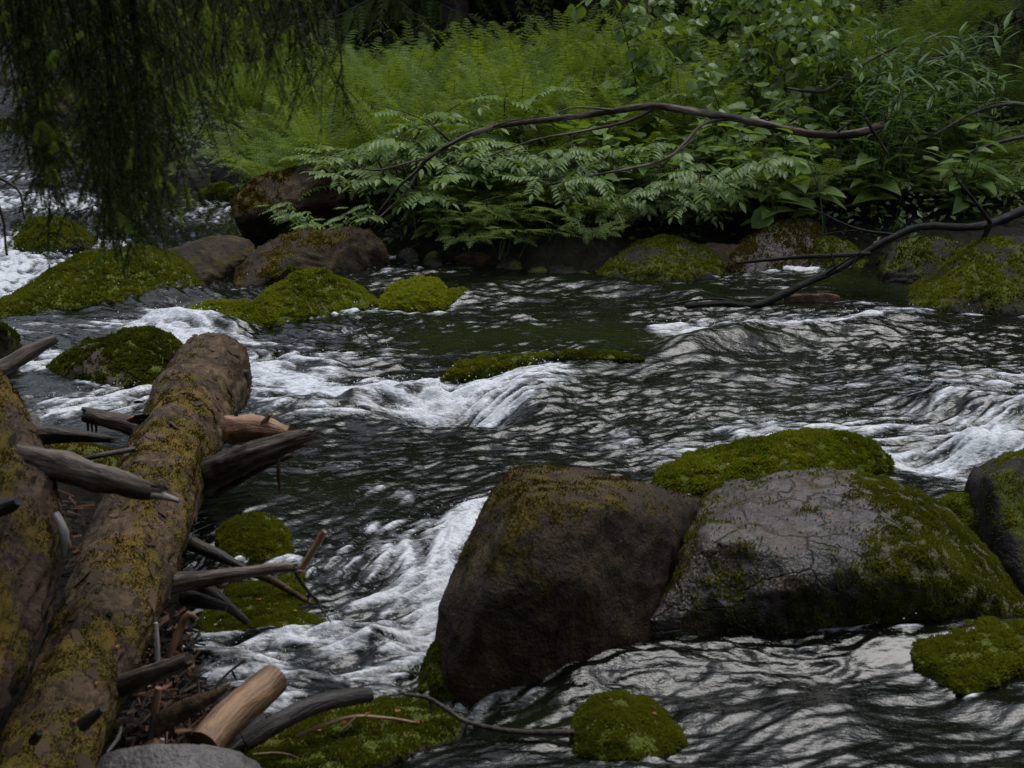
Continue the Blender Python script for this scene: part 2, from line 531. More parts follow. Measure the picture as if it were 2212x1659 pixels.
def water_mat():
    t = NT('river_water')
    co = t.coord()
    foam = t.attr('foam')
    strk = t.attr('streak')
    grn = t.attr('green')
    tn = t.noise(co, 55.0, 4, 0.65)
    tf = t.noise(co, 160.0, 3, 0.6)
    b1 = t.noise(co, 36.0, 3, 0.55, 0.5, (0.42, 1.0, 1.0))
    b2 = t.noise(co, 95.0, 3, 0.6, 0.4, (0.42, 1.0, 1.0))
    f = t.math('ADD', foam, t.math('MULTIPLY_ADD', b1, 1.1, -0.57))
    f = t.math('ADD', f, t.math('MULTIPLY_ADD', b2, 0.9, -0.45))
    fm = t.ramp(f, [(0.22, 0.0), (0.55, 0.30), (0.85, .72), (1.15, 1.0)])
    fcol = t.ramp(b2, [(0.3, (0.27, 0.285, 0.30)), (0.62, (0.52, 0.54, 0.57))])
    wcol = t.mix(grn, (0.0030, 0.0034, 0.0022), (0.009, 0.012, 0.004))
    col = t.mix(fm, wcol, fcol)
    rg = t.math('MULTIPLY_ADD', fm, 0.4, 0.07, clamp=True)
    amp = t.attr('rough')
    hh = t.math('MULTIPLY', t.math('ADD', t.math('MULTIPLY', b1, 1.0), t.math('MULTIPLY', b2, 0.5)), amp)
    hh = t.math('ADD', hh, t.math('MULTIPLY', t.math('MULTIPLY', tf, fm), 0.7))
    t.principled(col, rg, t.bump(hh, 0.65, 0.006), spec=0.5, ior=1.33)
    return t.m
M['water'] = water_mat()

# ------------------------------------------------------------------ terrain
far_shore = [P(*q) for q in [(3000, 650), (2600, 645), (2212, 600), (2050, 585), (1900, 565), (1560, 548), (1420, 560), (1280, 592), (1000, 568), (830, 550),
                             (720, 505), (620, 470), (540, 440), (470, 395), (400, 362), (372, 330), (352, 290), (320, 262)]]
near_shore = [(-12, 26), (-9, 16), (-5, 10.5), (-3.2, 7.6)] + [tuple(P(*q))[:2] for q in
              [(20, 960), (150, 1040), (330, 1090), (400, 1200), (405, 1330), (425, 1440), (450, 1560), (520, 1640), (760, 1690), (1200, 1730)]] + [(1.8, 3.45), (4, 3.3), (14, 2.6)]
river = [(14, P(3000, 650).y)] + [(p.x, p.y) for p in far_shore] + [(-4.6, 22.5), (-7, 26)] + near_shore

def ground_z(x, y):
    x = np.asarray(x, dtype=float); y = np.asarray(y, dtype=float)
    sh = x.shape
    x, y = x.ravel(), y.ravel()
    d = poly_dist(x, y, river, True)
    ins = inside(x, y, river)
    near = y < 0.55 * np.abs(x) * 0 + np.where(x < -2.5, 8.0, 5.6)
    q = np.stack([x * 0.9, y * 0.9, np.zeros_like(x)], -1)
    nz = fbm(q, 3)
    far_h = 0.20 * (1 - np.exp(-d / 0.22)) + 0.10 * d + 0.16 * np.maximum(d - 6.5, 0) + 0.05 * nz * sstep(0, 1, d)
    far_h += 0.035 * np.maximum(x - 1.5, 0) * sstep(0.5, 5, d)
    near_h = 0.10 * (1 - np.exp(-d / 0.2)) + 0.10 * d + 0.10 * np.maximum(d - 2.5, 0) + 0.03 * nz * sstep(0, .4, d)
    h = np.where(near, near_h, far_h)
    h = np.where(ins, -0.10 - 0.5 * sstep(0, 1.2, d), h)
    return np.minimum(h, 14).reshape(sh)

def gz(x, y):
    return float(ground_z(np.array([x]), np.array([y]))[0])

def axis(lo, hi, a, b, fine, coarse):
    v = [a]
    while v[-1] < b: v.append(v[-1] + fine)
    s = fine
    r = [v[-1]]
    while r[-1] < hi: s = min(s * 1.12, coarse); r.append(r[-1] + s)
    s = fine
    l = [a]
    while l[0] > lo: s = min(s * 1.12, coarse); l.insert(0, l[0] - s)
    return np.array(l[:-1] + v + r[1:])

gx = axis(-90, 90, -7, 7, 0.09, 4)
gy = axis(-60, 150, 2, 21, 0.09, 4)
X, Y = np.meshgrid(gx, gy)
Z = ground_z(X, Y)
nx, ny = len(gx), len(gy)
ii = (np.arange(ny - 1)[:, None] * nx + np.arange(nx - 1)[None]).ravel()
Q = np.stack([ii, ii + 1, ii + nx + 1, ii + nx], -1)
g = link('ground', raw_mesh('ground', np.stack([X, Y, Z], -1).reshape(-1, 3), [Q], [M['soil']], None, True))
kind(g, 'structure')

# ------------------------------------------------------------------ water
# flow-following streaks: white noise smeared along the current (line integral convolution)
FX0, FX1, FY0, FY1, FD = -5.6, 5.6, 3.0, 14.0, 0.0072
lx = np.arange(FX0, FX1, FD); ly = np.arange(FY0, FY1, FD)
NX, NY = len(lx), len(ly)
# current arrows: pixel, direction in the photo's ground plane (dx, dy)
arrows = [((2150, 640), (-1, -.05)), ((1700, 640), (-1, 0)), ((1200, 700), (-1, -.1)), ((1900, 780), (-1, -.2)), ((1500, 800), (-1, -.25)),
          ((1200, 830), (-.8, -.6)), ((1000, 850), (-1, -.2)), ((700, 820), (-1, .1)), ((450, 730), (.8, -.6)), ((150, 700), (.9, -.1)), ((60, 600), (.5, -1)),
          ((80, 450), (.3, -1)), ((420, 500), (.1, -1)), ((650, 1000), (-1, -.3)), ((1200, 1000), (-1, -.15)), ((1900, 950), (-1, -.35)), ((850, 1100), (-.2, -1)), ((960, 1180), (-.35, -1)),
          ((900, 1330), (-.5, -1)), ((650, 1400), (-1, -.3)), ((700, 1480), (-1, .1)), ((2000, 1440), (-1, -.25)), ((1600, 1450), (-1, -.25)), ((1200, 1480), (-1, -.8)), ((1050, 1540), (-.7, -.7)),
          ((1700, 1600), (-1, -.12)), ((1200, 1640), (-1, -.1)), ((2150, 1540), (-1, -.6)), ((100, 900), (-.6, -.6)), ((250, 350), (.2, -1))]
ap = np.array([[P(*a[0]).x, P(*a[0]).y] for a in arrows]); ad = np.array([a[1] for a in arrows], dtype=float)
ad /= np.linalg.norm(ad, axis=1)[:, None]
cx = np.arange(FX0, FX1 + .2, 0.1); cy = np.arange(FY0, FY1 + .2, 0.1)
CX, CY = np.meshgrid(cx, cy)
fx = np.zeros_like(CX); fy = np.zeros_like(CX); ws = np.zeros_like(CX)
for (a, b), (u, v) in zip(ap, ad):
    wgt = 1.0 / ((CX - a) ** 2 + (1.6 * (CY - b)) ** 2 + 0.06) ** 1.5
    fx += wgt * u; fy += wgt * v; ws += wgt
# eddies
pn = perlin(np.stack([CX.ravel() * 1.5, CY.ravel() * 1.5, np.full(CX.size, 3.3)], -1)).reshape(CX.shape) \
    + 0.5 * perlin(np.stack([CX.ravel() * 3.6, CY.ravel() * 3.6, np.full(CX.size, 8.3)], -1)).reshape(CX.shape)
gy_, gx_ = np.gradient(pn, 0.1)
fx = fx / ws + 0.17 * gy_; fy = fy / ws - 0.17 * gx_
nrm_ = np.hypot(fx, fy) + 1e-6
fx /= nrm_; fy /= nrm_

def up(field):
    i = (lx - FX0) / 0.1; j = (ly - FY0) / 0.1
    i0 = i.astype(int); j0 = j.astype(int)
    fi = (i - i0)[None]; fj = (j - j0)[:, None]
    a = field[j0][:, i0]; b = field[j0][:, i0 + 1]; c = field[j0 + 1][:, i0]; d = field[j0 + 1][:, i0 + 1]
    return ((a * (1 - fi) + b * fi) * (1 - fj) + (c * (1 - fi) + d * fi) * fj).astype(np.float32)

VX, VY = up(fx), up(fy)

def blur(a, n):
    for _ in range(n):
        a = (a + np.roll(a, 1, 0) + np.roll(a, -1, 0)) / 3
        a = (a + np.roll(a, 1, 1) + np.roll(a, -1, 1)) / 3
    return a

def lic(noise, steps):
    acc = noise.copy(); cnt = 1
    J, I = np.meshgrid(np.arange(NY, dtype=np.float32), np.arange(NX, dtype=np.float32), indexing='ij')
    for sgn in (1, -1):
        i, j = I.copy(), J.copy()
        for k in range(steps):
            ii_ = np.clip(i, 0, NX - 1).astype(np.int32); jj_ = np.clip(j, 0, NY - 1).astype(np.int32)
            i += sgn * VX[jj_, ii_]; j += sgn * VY[jj_, ii_]
            ii_ = np.clip(i, 0, NX - 1).astype(np.int32); jj_ = np.clip(j, 0, NY - 1).astype(np.int32)
            wgt = 0.5 + 0.5 * math.cos(math.pi * (k + 1) / (steps + 1))
            acc += noise[jj_, ii_] * wgt; cnt += wgt
    a = acc / cnt
    return (a - a.mean()) / a.std()

wn0 = RNG.normal(size=(NY, NX)).astype(np.float32)
L_small = blur(lic(blur(wn0, 1), 9), 1)
L_mid = blur(lic(blur(RNG.normal(size=(NY, NX)).astype(np.float32), 2), 15), 1)
L_big = blur(lic(blur(RNG.normal(size=(NY, NX)).astype(np.float32), 13), 24), 5)
L_small, L_mid, L_big = [(a - a.mean()) / a.std() for a in (L_small, L_mid, L_big)]

def samp(a, x, y):
    def mir(t, n):
        t = np.mod(t, 2 * (n - 1))
        return np.where(t > n - 1, 2 * (n - 1) - t, t)
    i = mir((x - FX0) / FD, NX); j = mir((y - FY0) / FD, NY)
    i0 = np.minimum(i.astype(np.int32), NX - 2); j0 = np.minimum(j.astype(np.int32), NY - 2)
    fi, fj = i - i0, j - j0
    return (a[j0, i0] * (1 - fi) + a[j0, i0 + 1] * fi) * (1 - fj) + (a[j0 + 1, i0] * (1 - fi) + a[j0 + 1, i0 + 1] * fi) * fj

rows, cols = 1650, 1200
ty = 3.05 * (31.0 / 3.05) ** np.linspace(0, 1, rows)
tu = np.linspace(-1, 1, cols)
WX = tu[None] * (0.40 * ty[:, None] + 0.75)
WY = np.repeat(ty[:, None], cols, 1)
x, y = WX.ravel(), WY.ravel()

def line_g(pts, wid):                          # gaussian fall-off along a line of photo points
    q = [(P(*a).x, P(*a).y) for a in pts]
    if len(q) == 1:
        d = np.hypot(x - q[0][0], y - q[0][1])
    else:
        d = poly_dist(x, y, q)
    return np.exp(-(d / wid) ** 2)

# standing waves, lips and hollows: points, width (m), height (m)
waves = [([(1130, 880), (1180, 815), (1290, 790), (1450, 775), (1600, 745)],     .20, .055), ([(940, 885), (1050, 885)], .20, -.12),
         ([(1480, 765), (1620, 735), (1800, 718), (1960, 690)], .15, .06), ([(1500, 722), (1800, 700)], .12, -.03),
         ([(760, 868), (850, 858), (930, 848)], .07, .075), ([(610, 880), (690, 872)], .07, .05),
         ([(1120, 1490), (1300, 1452), (1500, 1425), (2000, 1400), (2250, 1380)], .16, .06), ([(960, 1545), (1100, 1530)], .12, -.05),
         ([(1990, 985), (2150, 1010)], .16, -.08), ([(2050, 880), (2180, 905), (2300, 930)], .16, .10), ([(2100, 965), (2230, 975)], .10, .08),
         ([(1000, 645), (1100, 618), (1250, 612), (1500, 640)], .18, .06), ([(350, 700), (430, 705), (500, 715)], .12, .08),
         ([(420, 770), (560, 790)], .12, -.04), ([(560, 800), (700, 800)], .12, .05), ([(980, 1180), (930, 1260)], .10, .05), ([(880, 1330), (960, 1390)], .10, -.03),
         ([(560, 1385), (700, 1375), (800, 1390)], .07, .045), ([(440, 1430), (520, 1440)], .08, .05), ([(120, 650), (330, 640), (450, 640)], .12, .05),
         ([(880, 600), (1000, 580)], .1, .03), ([(2130, 1530), (2212, 1540)], .10, .03), ([(1500, 1540), (1800, 1550)], .12, .035), ([(1450, 1500), (1600, 1520)], .1, -.03)]
# white water: points, width (m), strength
foams = [([(340, 690), (430, 735), (520, 780), (620, 822), (720, 850), (820, 848), (930, 852), (1040, 850), (1130, 815)], .17, 1.05),
         ([(350, 700), (420, 715)], .12, .55), ([(420, 740), (560, 760), (700, 790)], .22, .38), ([(560, 850), (640, 880), (760, 885)], .12, .40),
         ([(920, 885), (1000, 895), (1070, 875)], .09, .8), ([(1040, 810), (1120, 795), (1190, 785)], .06, .7), ([(950, 822), (1010, 812), (1060, 806)], .05, .7),
         ([(1020, 1105), (975, 1170), (955, 1250), (935, 1330), (945, 1390)], .11, 1.1), ([(820, 1140), (900, 1125), (1000, 1120)], .05, .55), ([(900, 1150), (860, 1230), (960, 1260)], .10, .5),
         ([(720, 1330), (800, 1300), (900, 1280)], .045, .6), ([(760, 1370), (880, 1370)], .06, .35),
         ([(430, 1410), (540, 1395), (640, 1385), (740, 1400)], .055, .8), ([(430, 1455), (520, 1460), (600, 1440)], .06, .75), ([(600, 1500), (720, 1480), (900, 1475)], .06, .5), ([(600, 1530), (640, 1500)], .04, .7),
         ([(2260, 870), (2110, 940), (1990, 962), (1880, 965)], .09, .6), ([(1880, 965), (1700, 945), (1560, 925)], .06, .6), ([(2250, 985), (2080, 965), (1980, 985)], .10, .9), ([(2212, 850), (2040, 900)], .34, .42), ([(2000, 1010), (2130, 1030), (2140, 1060)], .10, .35),
         ([(1430, 712), (1560, 706), (1700, 700)], .07, .6), ([(1500, 738), (1640, 722), (1760, 706), (1960, 682)], .09, .85), ([(1500, 715), (1900, 690)], .2, .3), ([(1700, 640), (1900, 660)], .08, .25), ([(1500, 850), (1800, 830), (2212, 800)], .35, .16), ([(1350, 960), (1600, 985), (1850, 950)], .16, .26), ([(2212, 940), (1900, 925), (1650, 915)], .14, .34),
         ([(-60, 450), (40, 430), (150, 440)], .35, .75), ([(-20, 560), (60, 575), (30, 640)], .28, .9), ([(0, 520), (30, 560)], .25, .8), ([(180, 520), (240, 532)], .12, .7), ([(-100, 390), (80, 380)], .3, .35), ([(200, 440), (270, 420)], .2, .35),
         ([(0, 722), (200, 702), (380, 690)], .12, .30), ([(70, 905), (180, 870), (300, 875)], .18, .42), ([(75, 795), (105, 765)], .07, .9), ([(230, 860), (330, 840)], .08, .3),
         ([(1590, 581), (1670, 584)], .05, .9), ([(1700, 582), (1745, 584)], .05, .8), ([(840, 555), (960, 550)], .10, .38), ([(500, 420), (420, 470)], .3, .25),
         ([(1700, 590), (1600, 600)], .1, .2), ([(1900, 850), (2100, 800)], .35, .14), ([(700, 1010), (1100, 1000)], .15, .12), ([(1500, 980), (1900, 930)], .2, .2), ([(820, 1060), (980, 1080)], .09, .25),
         ([(1020, 1515), (1150, 1500)], .05, .25), ([(700, 1230), (800, 1180)], .12, .2), ([(660, 735), (760, 720), (900, 790)], .1, .22), ([(640, 690), (800, 675)], .05, .35), ([(1180, 545), (800, 600)], .12, .15), ([(2000, 1395), (1700, 1385)], .03, .3)]
# thin froth where the current meets stone
foams += [(pts, .022, st) for pts, st in [([(950, 1490), (1000, 1515), (1130, 1472), (1300, 1428), (1420, 1402)], .42), ([(1550, 1390), (1700, 1383), (1850, 1366), (2000, 1364), (2150, 1354)], .32),
          ([(1440, 1064), (1510, 1070)], .35), ([(1230, 1628), (1320, 1648), (1430, 1638)], .35), ([(90, 670), (200, 650), (330, 636), (430, 634)], .4), ([(507, 720), (600, 700), (700, 682), (816, 666)], .45),
          ([(822, 672), (880, 678), (960, 672), (1012, 648)], .4), ([(1288, 608), (1380, 617), (1480, 612)], .3), ([(1968, 672), (2060, 682), (2212, 684)], .32), ([(480, 1212), (560, 1216), (640, 1208)], .4),
          ([(430, 1376), (560, 1372), (720, 1356)], .5), ([(34, 544), (100, 550), (200, 543)], .5), ([(170, 825), (250, 842), (330, 843)], .4), ([(507, 630), (600, 598), (700, 584), (830, 566)], .4), ([(1985, 1445), (2030, 1480), (2090, 1506), (2140, 1475)], .4)]]
# quiet water
calms = [([(1960, 1440), (2080, 1430), (2230, 1410)], .14, .8), ([(980, 730), (1250, 715), (1420, 740)], .26, .35), ([(1000, 590), (1270, 600)], .3, .4), ([(580, 1040), (800, 1030)], .22, .55), ([(420, 420), (380, 440)], .5, .4), ([(1900, 610), (1980, 640)], .3, .55), ([(1250, 1380), (1900, 1375)], .08, .5)]
greens = [([(980, 735), (1250, 715), (1430, 745)], .32, .9), ([(1650, 745), (1800, 740)], .10, .9), ([(1800, 600), (1950, 620)], .25, .8), ([(1180, 850), (1300, 800)], .10, .5), ([(430, 430), (400, 440)], .5, .6), ([(1130, 1540), (1300, 1570)], .12, .6), ([(1850, 900), (1500, 860)], .5, .25), ([(640, 1050), (760, 1060)], .2, .4)]

zb = np.zeros_like(x)
for pts, wid, h in waves:
    zb += h * line_g(pts, wid)
foam = np.zeros_like(x)
for pts, wid, s_ in foams:
    foam = np.maximum(foam, s_ * line_g(pts, wid * 1.3)) + 0.15 * s_ * line_g(pts, wid) * (foam > 0.1)
calm = np.zeros_like(x)
for pts, wid, s_ in calms:
    calm = np.maximum(calm, s_ * line_g(pts, wid))
green = np.zeros_like(x)
for pts, wid, s_ in greens:
    green = np.maximum(green, s_ * line_g(pts, wid))
amp = 1 - calm
sm, md, bg_ = samp(L_small, x, y), samp(L_mid, x, y), samp(L_big, x, y)
pq = np.stack([x, y, np.zeros_like(x)], -1)
pb = perlin(pq * np.array([1.6, 2.2, 1]) + 5.1)
pm = perlin(pq * np.array([6.0, 7.0, 1]) + 2.2)
pf = perlin(pq * np.array([22.0, 22.0, 1]) + 9.2)
pr = 1 - np.abs(perlin(pq * np.array([11.0, 13.0, 1]) + 4.2)) * 1.6
lng = sstep(-.25, .45, perlin(pq * np.array([0.7, 1.1, 1]) + 1.7) + 0.12 * sstep(4.9, 4.2, y))   # where the streaks run long
gust = np.clip(0.82 + 1.15 * perlin(pq * np.array([0.9, 1.6, 1]) + 8.8) + 0.35 * perlin(pq * np.array([2.4, 3.6, 1]) + 3.8), .22, 1.7)
zw = amp * (0.018 * pb + 0.0075 * pm + 0.0038 * bg_ + gust * ((0.0010 + 0.0024 * lng) * md + (0.0034 - 0.0012 * lng) * sm + 0.0012 * pr))  #)
band = sstep(.02, .40, foam)
foam_t = 1.04 * foam + band * (0.30 * md + 0.13 * sm + 0.14 * bg_ + 0.12 * pm)
foam_t += (0.13 + 0.22 * sstep(.03, .2, foam)) * np.clip(sm * 0.7 + md * 0.5 - 0.9, 0, 1.6) * amp * gust    # flecks on the crests
z = zb + zw + np.clip(foam, 0, 1) * (0.012 * np.abs(pm) + 0.004 * pf + 0.0012 * sm + 0.004 * md)
ii = (np.arange(rows - 1)[:, None] * cols + np.arange(cols - 1)[None]).ravel()
Q = np.stack([ii, ii + 1, ii + cols + 1, ii + cols], -1)
wat = link('water', raw_mesh('water', np.stack([x, y, z], -1), [Q], [M['water']],
           {'foam': foam_t, 'streak': md, 'green': green, 'rough': np.clip(amp, .15, 1)}, True))
kind(wat, 'structure')

# drops thrown up over the white water
pk = np.where((foam_t > .62) & (y < 13))[0]
ns = 2600
ch = RNG.choice(pk, ns)
dp = np.stack([x[ch] + RNG.normal(size=ns) * .015, y[ch] + RNG.normal(size=ns) * .015, z[ch] + .004 + RNG.exponential(.018, ns)], -1)
dr = RNG.uniform(.0012, .0034, ns) * (.6 + .07 * y[ch])
o8 = np.array([[1, 0, 0], [-1, 0, 0], [0, 1, 0], [0, -1, 0], [0, 0, 1], [0, 0, -1]], dtype=float)
DV = (dp[:, None, :] + o8[None] * dr[:, None, None]).reshape(-1, 3)
f8 = np.array([[0, 2, 4], [2, 1, 4], [1, 3, 4], [3, 0, 4], [2, 0, 5], [1, 2, 5], [3, 1, 5], [0, 3, 5]])
dm = NT('white_glint_drops'); dm.principled((.62, .65, .68), .15, spec=.6, ior=1.33)  # whitish base colour paints the sparkle into the drops
kind(link('spray', raw_mesh('spray', DV, [(np.arange(ns)[:, None, None] * 6 + f8[None]).reshape(-1, 3)], [dm.m], None, True)), 'stuff')

# ------------------------------------------------------------------ rocks
def lerp(a, b, t):
    return a + (b - a) * t

def rock(label, top, base, Ytop, mat='rock_brown', back=0.35, bulge=0.12, front=(), zbase=0.0, noise=0.05, nscale=1.0, smooth=5, vox=60, crease=0.5,
         moss=0.5, moss_up=0.6, moss_mat='moss', tuft=0, tuft_len=0.013, moss_fn=None, name='boulder', cat='boulder', group=None, sink=0.22, seed=0):
    """top: silhouette in photo points at the distance Ytop; base: waterline points in front, on the level zbase"""
    pts = []
    if np.isscalar(Ytop):
        Ytop = [Ytop] * len(top)
    T = [at(a[0], a[1], yy) for a, yy in zip(top, Ytop)]
    B = [P(b[0], b[1], zbase) for b in base]
    pts += T + B
    cb = sum((Vector(b) for b in B), Vector()) / len(B)
    for b in B:
        pts.append(Vector((lerp(cb.x, b.x, 1.02), b.y, zbase - sink)))
    for f in front:
        pts.append(at(*f))
    ct = sum((Vector(b) for b in T), Vector()) / len(T)
    for t, a, yy in zip(T, top, Ytop):            # the far side, behind and below the ridge
        q = at(a[0], a[1], yy)
        pts.append(Vector((lerp(ct.x, q.x, 0.92), q.y + back * 0.55, max(zbase - 0.1, lerp(zbase, q.z, 0.72)))))
        pts.append(Vector((lerp(ct.x, q.x, 0.95), q.y + back, zbase - sink)))
    if bulge > 0:
        for t in T:
            j = min(range(len(B)), key=lambda k: abs(B[k].x / B[k].y - t.x / t.y))
            for s_ in (0.35, 0.7):
                m = t.lerp(B[j], s_)
                L = (t - B[j]).length
                v = Vector((m.x, m.y, m.z - CAM_Z)).normalized()
                pts.append(m - v * (bulge * L * (1.0 if s_ == 0.35 else 0.85)))
    print('ROCK', label[:40], ['%.2f' % t.z for t in T], 'baseY', ['%.2f' % b.y for b in B])
    bm = bmesh.new()
    for p in pts:
        bm.verts.new(p)
    bmesh.ops.convex_hull(bm, input=bm.verts[:])
    loose = [v for v in bm.verts if not v.link_faces]
    bmesh.ops.delete(bm, geom=loose, context='VERTS')
    me = bpy.data.meshes.new('hull')
    bm.to_mesh(me); bm.free()
    o = bpy.data.objects.new('hull', me)
    COL.objects.link(o)
    ext = max(o.dimensions) if max(o.dimensions) > 0 else 1
    md = o.modifiers.new('r', 'REMESH'); md.mode = 'VOXEL'; md.voxel_size = ext / vox
    ms_ = o.modifiers.new('s', 'SMOOTH'); ms_.factor = 0.5; ms_.iterations = smooth
    sb = o.modifiers.new('u', 'SUBSURF'); sb.levels = 1; sb.render_levels = 1
    dg = bpy.context.evaluated_depsgraph_get()
    ev = o.evaluated_get(dg)
    m2 = bpy.data.meshes.new_from_object(ev)
    bpy.data.objects.remove(o); bpy.data.meshes.remove(me)
    n = len(m2.vertices)
    V = np.empty(n * 3, dtype=np.float32); m2.vertices.foreach_get('co', V); V = V.reshape(-1, 3).astype(float)
    N = np.empty(n * 3, dtype=np.float32); m2.vertices.foreach_get('normal', N); N = N.reshape(-1, 3).astype(float)
    sz = ext
    q = V / sz * 3.2 * nscale + seed * 7.7
    d = noise * sz * (0.55 * fbm(q, 5, 0.55) - 0.35 * (np.abs(perlin(q * 2.1 + 31)) ** 0.7 - 0.4))
    if crease > 0:                                  # broken facets
        d += noise * sz * crease * 0.5 * (np.abs((perlin(q * 1.3 + 5) * 3) % 1.0 - 0.5) - 0.25)
    V = V + N * d[:, None]
    nz = N[:, 2]
    mval = moss * 0.75 + moss_up * (nz - 0.35) * 0.8 + 0.55 * fbm(V * 4.5 + 3.0 * seed, 3)
    if moss_fn is not None:
        mval = moss_fn(V, N, mval)
    mval = mval * sstep(zbase - 0.06, zbase + 0.0, V[:, 2] + 0.02 * perlin(V * 25))
    m2.vertices.foreach_set('co', V.astype(np.float32).ravel())
    a = m2.attributes.new('moss', 'FLOAT', 'POINT')
    a.data.foreach_set('value', np.clip(mval, -1, 2).astype(np.float32))
    m2.materials.clear(); m2.materials.append(M[mat])
    m2.polygons.foreach_set('use_smooth', np.ones(len(m2.polygons), dtype=bool))
    org = Vector((cb.x, cb.y + 0.1, zbase))
    m2.transform(Matrix.Translation(-org))
    m2.update()
    m2.name = name
    ob = link(name, m2, None, org)
    tag(ob, label, cat, group)
    if tuft:
        moss_tufts(ob, m2, np.clip(mval, 0, 1), zbase - org.z, tuft, tuft_len, moss_mat)
    return ob

def moss_tufts(ob, me, mval, zmin, count, L, matname, thr=0.5, face_cam=True):
    """short moss stems standing on the mossy part of a surface: a part of its own"""
    me.calc_loop_triangles()
    nt = len(me.loop_triangles)
    T = np.empty(nt * 3, dtype=np.int32); me.loop_triangles.foreach_get('vertices', T); T = T.reshape(-1, 3)
    V = np.empty(len(me.vertices) * 3, dtype=np.float32); me.vertices.foreach_get('co', V); V = V.reshape(-1, 3).astype(float)
    a, b, c = V[T[:, 0]], V[T[:, 1]], V[T[:, 2]]
    cr = np.cross(b - a, c - a)
    ar = np.linalg.norm(cr, axis=1) + 1e-12
    nn = cr / ar[:, None]
    mm = mval[T].mean(1)
    wg = ar * (0.95 * sstep(thr - 0.3, thr + 0.3, mm) + 0.03 * (mm > .12))
    cen = (a + b + c) / 3
    wg = wg * (cen[:, 2] > zmin - 0.01)
    if face_cam:
        toc = -(cen + np.array(ob.location) - np.array([0, 0, CAM_Z]))
        wg = wg * ((nn * toc).sum(1) / np.linalg.norm(toc, axis=1) > -0.35)
    if wg.sum() < 1e-9:
        return None
    k = RNG.choice(nt, count, p=wg / wg.sum())
    r1, r2 = RNG.random(count), RNG.random(count)
    fl = r1 + r2 > 1
    r1[fl], r2[fl] = 1 - r1[fl], 1 - r2[fl]
    p = a[k] + (b[k] - a[k]) * r1[:, None] + (c[k] - a[k]) * r2[:, None]
    n = nn[k]
    clump = perlin((p + np.array(ob.location)) * 22.0)
    clump2 = perlin((p + np.array(ob.location)) * 4.0 + 4)
    d = n + 0.55 * RNG.normal(size=(count, 3)) * 0.8 + np.array([0, 0, 0.35])
    d /= np.linalg.norm(d, axis=1)[:, None]
    ln = L * (0.55 + 0.6 * RNG.random(count) + 0.5 * np.clip(clump, -0.7, 1))
    base = p - n * L * 0.25 + n * (np.clip(clump, -1, 1) * L * 0.45)[:, None]
    side = np.cross(d, RNG.normal(size=(count, 3)))
    side /= np.linalg.norm(side, axis=1)[:, None] + 1e-9
    w_ = (ln * 0.30)[:, None]
    tip = base + d * ln[:, None]
    side2 = np.cross(d, side)
    mid = base + d * (ln * 0.5)[:, None]
    # two crossed slim leaves each
    V2 = np.stack([base - side * w_ * .5, mid + side * w_, tip, mid - side * w_, base + side2 * w_ * .5, mid + side2 * w_, tip + side2 * w_ * .2, mid - side2 * w_], 1).reshape(-1, 3)
    o8 = np.arange(count)[:, None] * 8
    Qd = np.concatenate([o8 + np.array([[0, 1, 2, 3]]), o8 + np.array([[4, 5, 6, 7]])])
    var = np.clip(0.56 + 0.28 * clump + 0.5 * clump2 + 0.18 * RNG.normal(size=count), 0, 1)
    var8 = np.repeat(var[:, None], 8, 1)
    var8[:, [2, 6]] = np.clip(var8[:, [2, 6]] + 0.2, 0, 1)
    m = raw_mesh('moss_cushion', V2, [Qd], [M[matname]], {'var': var8.ravel()})
    return link('moss_cushion', m, ob)

# --- the two big boulders close by
def mossA(V, N, m):
    edge = sstep(0.35, 0.62, V[:, 2]) * sstep(0.30, -0.10, V[:, 0])
    return 0.20 + 0.34 * fbm(V * 7, 4) + 0.42 * edge + .20 * sstep(.3, .75, N[:, 2]) - 0.15 * sstep(.35, .1, V[:, 2])
rock('big upright brown boulder with steep dark face, beside the grey-topped boulder', [(1105, 1012), (1180, 1006), (1300, 1028), (1420, 1048), (1515, 1075), (1500, 1180), (1440, 1300), (1060, 1070), (1025, 1140), (995, 1210), (962, 1300), (952, 1390)],
     [(945, 1490), (1000, 1520), (1130, 1485), (1300, 1445), (1400, 1415)], [5.0, 5.0, 5.02, 5.05, 5.1, 5.0, 4.9, 4.85, 4.75, 4.65, 4.5, 4.42], 'rock_brown', back=0.35, bulge=0.0,
     front=[(1130, 1062, 4.5), (1290, 1090, 4.48), (1440, 1128, 4.74), (1090, 1135, 4.4), (1050, 1300, 4.25), (1250, 1250, 4.36), (1390, 1260, 4.66), (1130, 1440, 4.28), (1260, 1410, 4.42), (1370, 1385, 4.58)],
     noise=0.030, smooth=3, moss_fn=mossA, vox=75, crease=.3, seed=1, tuft=9000, tuft_len=0.007, moss_mat='moss_brown')
def mossB(V, N, m):
    top = sstep(0.25, 0.75, N[:, 2]) * sstep(0.42, 0.52, V[:, 2])
    right = sstep(1.15, 1.45, V[:, 0] + 0.5 * (0.36 - V[:, 2]))
    return 0.17 + 0.20 * sstep(.40, .26, V[:, 2]) + 0.34 * fbm(V * 5 + 2, 3) - 1.0 * top * sstep(1.8, 1.45, V[:, 0]) + 0.75 * right - .25 * sstep(.42, .5, V[:, 2]) * (1 - right)
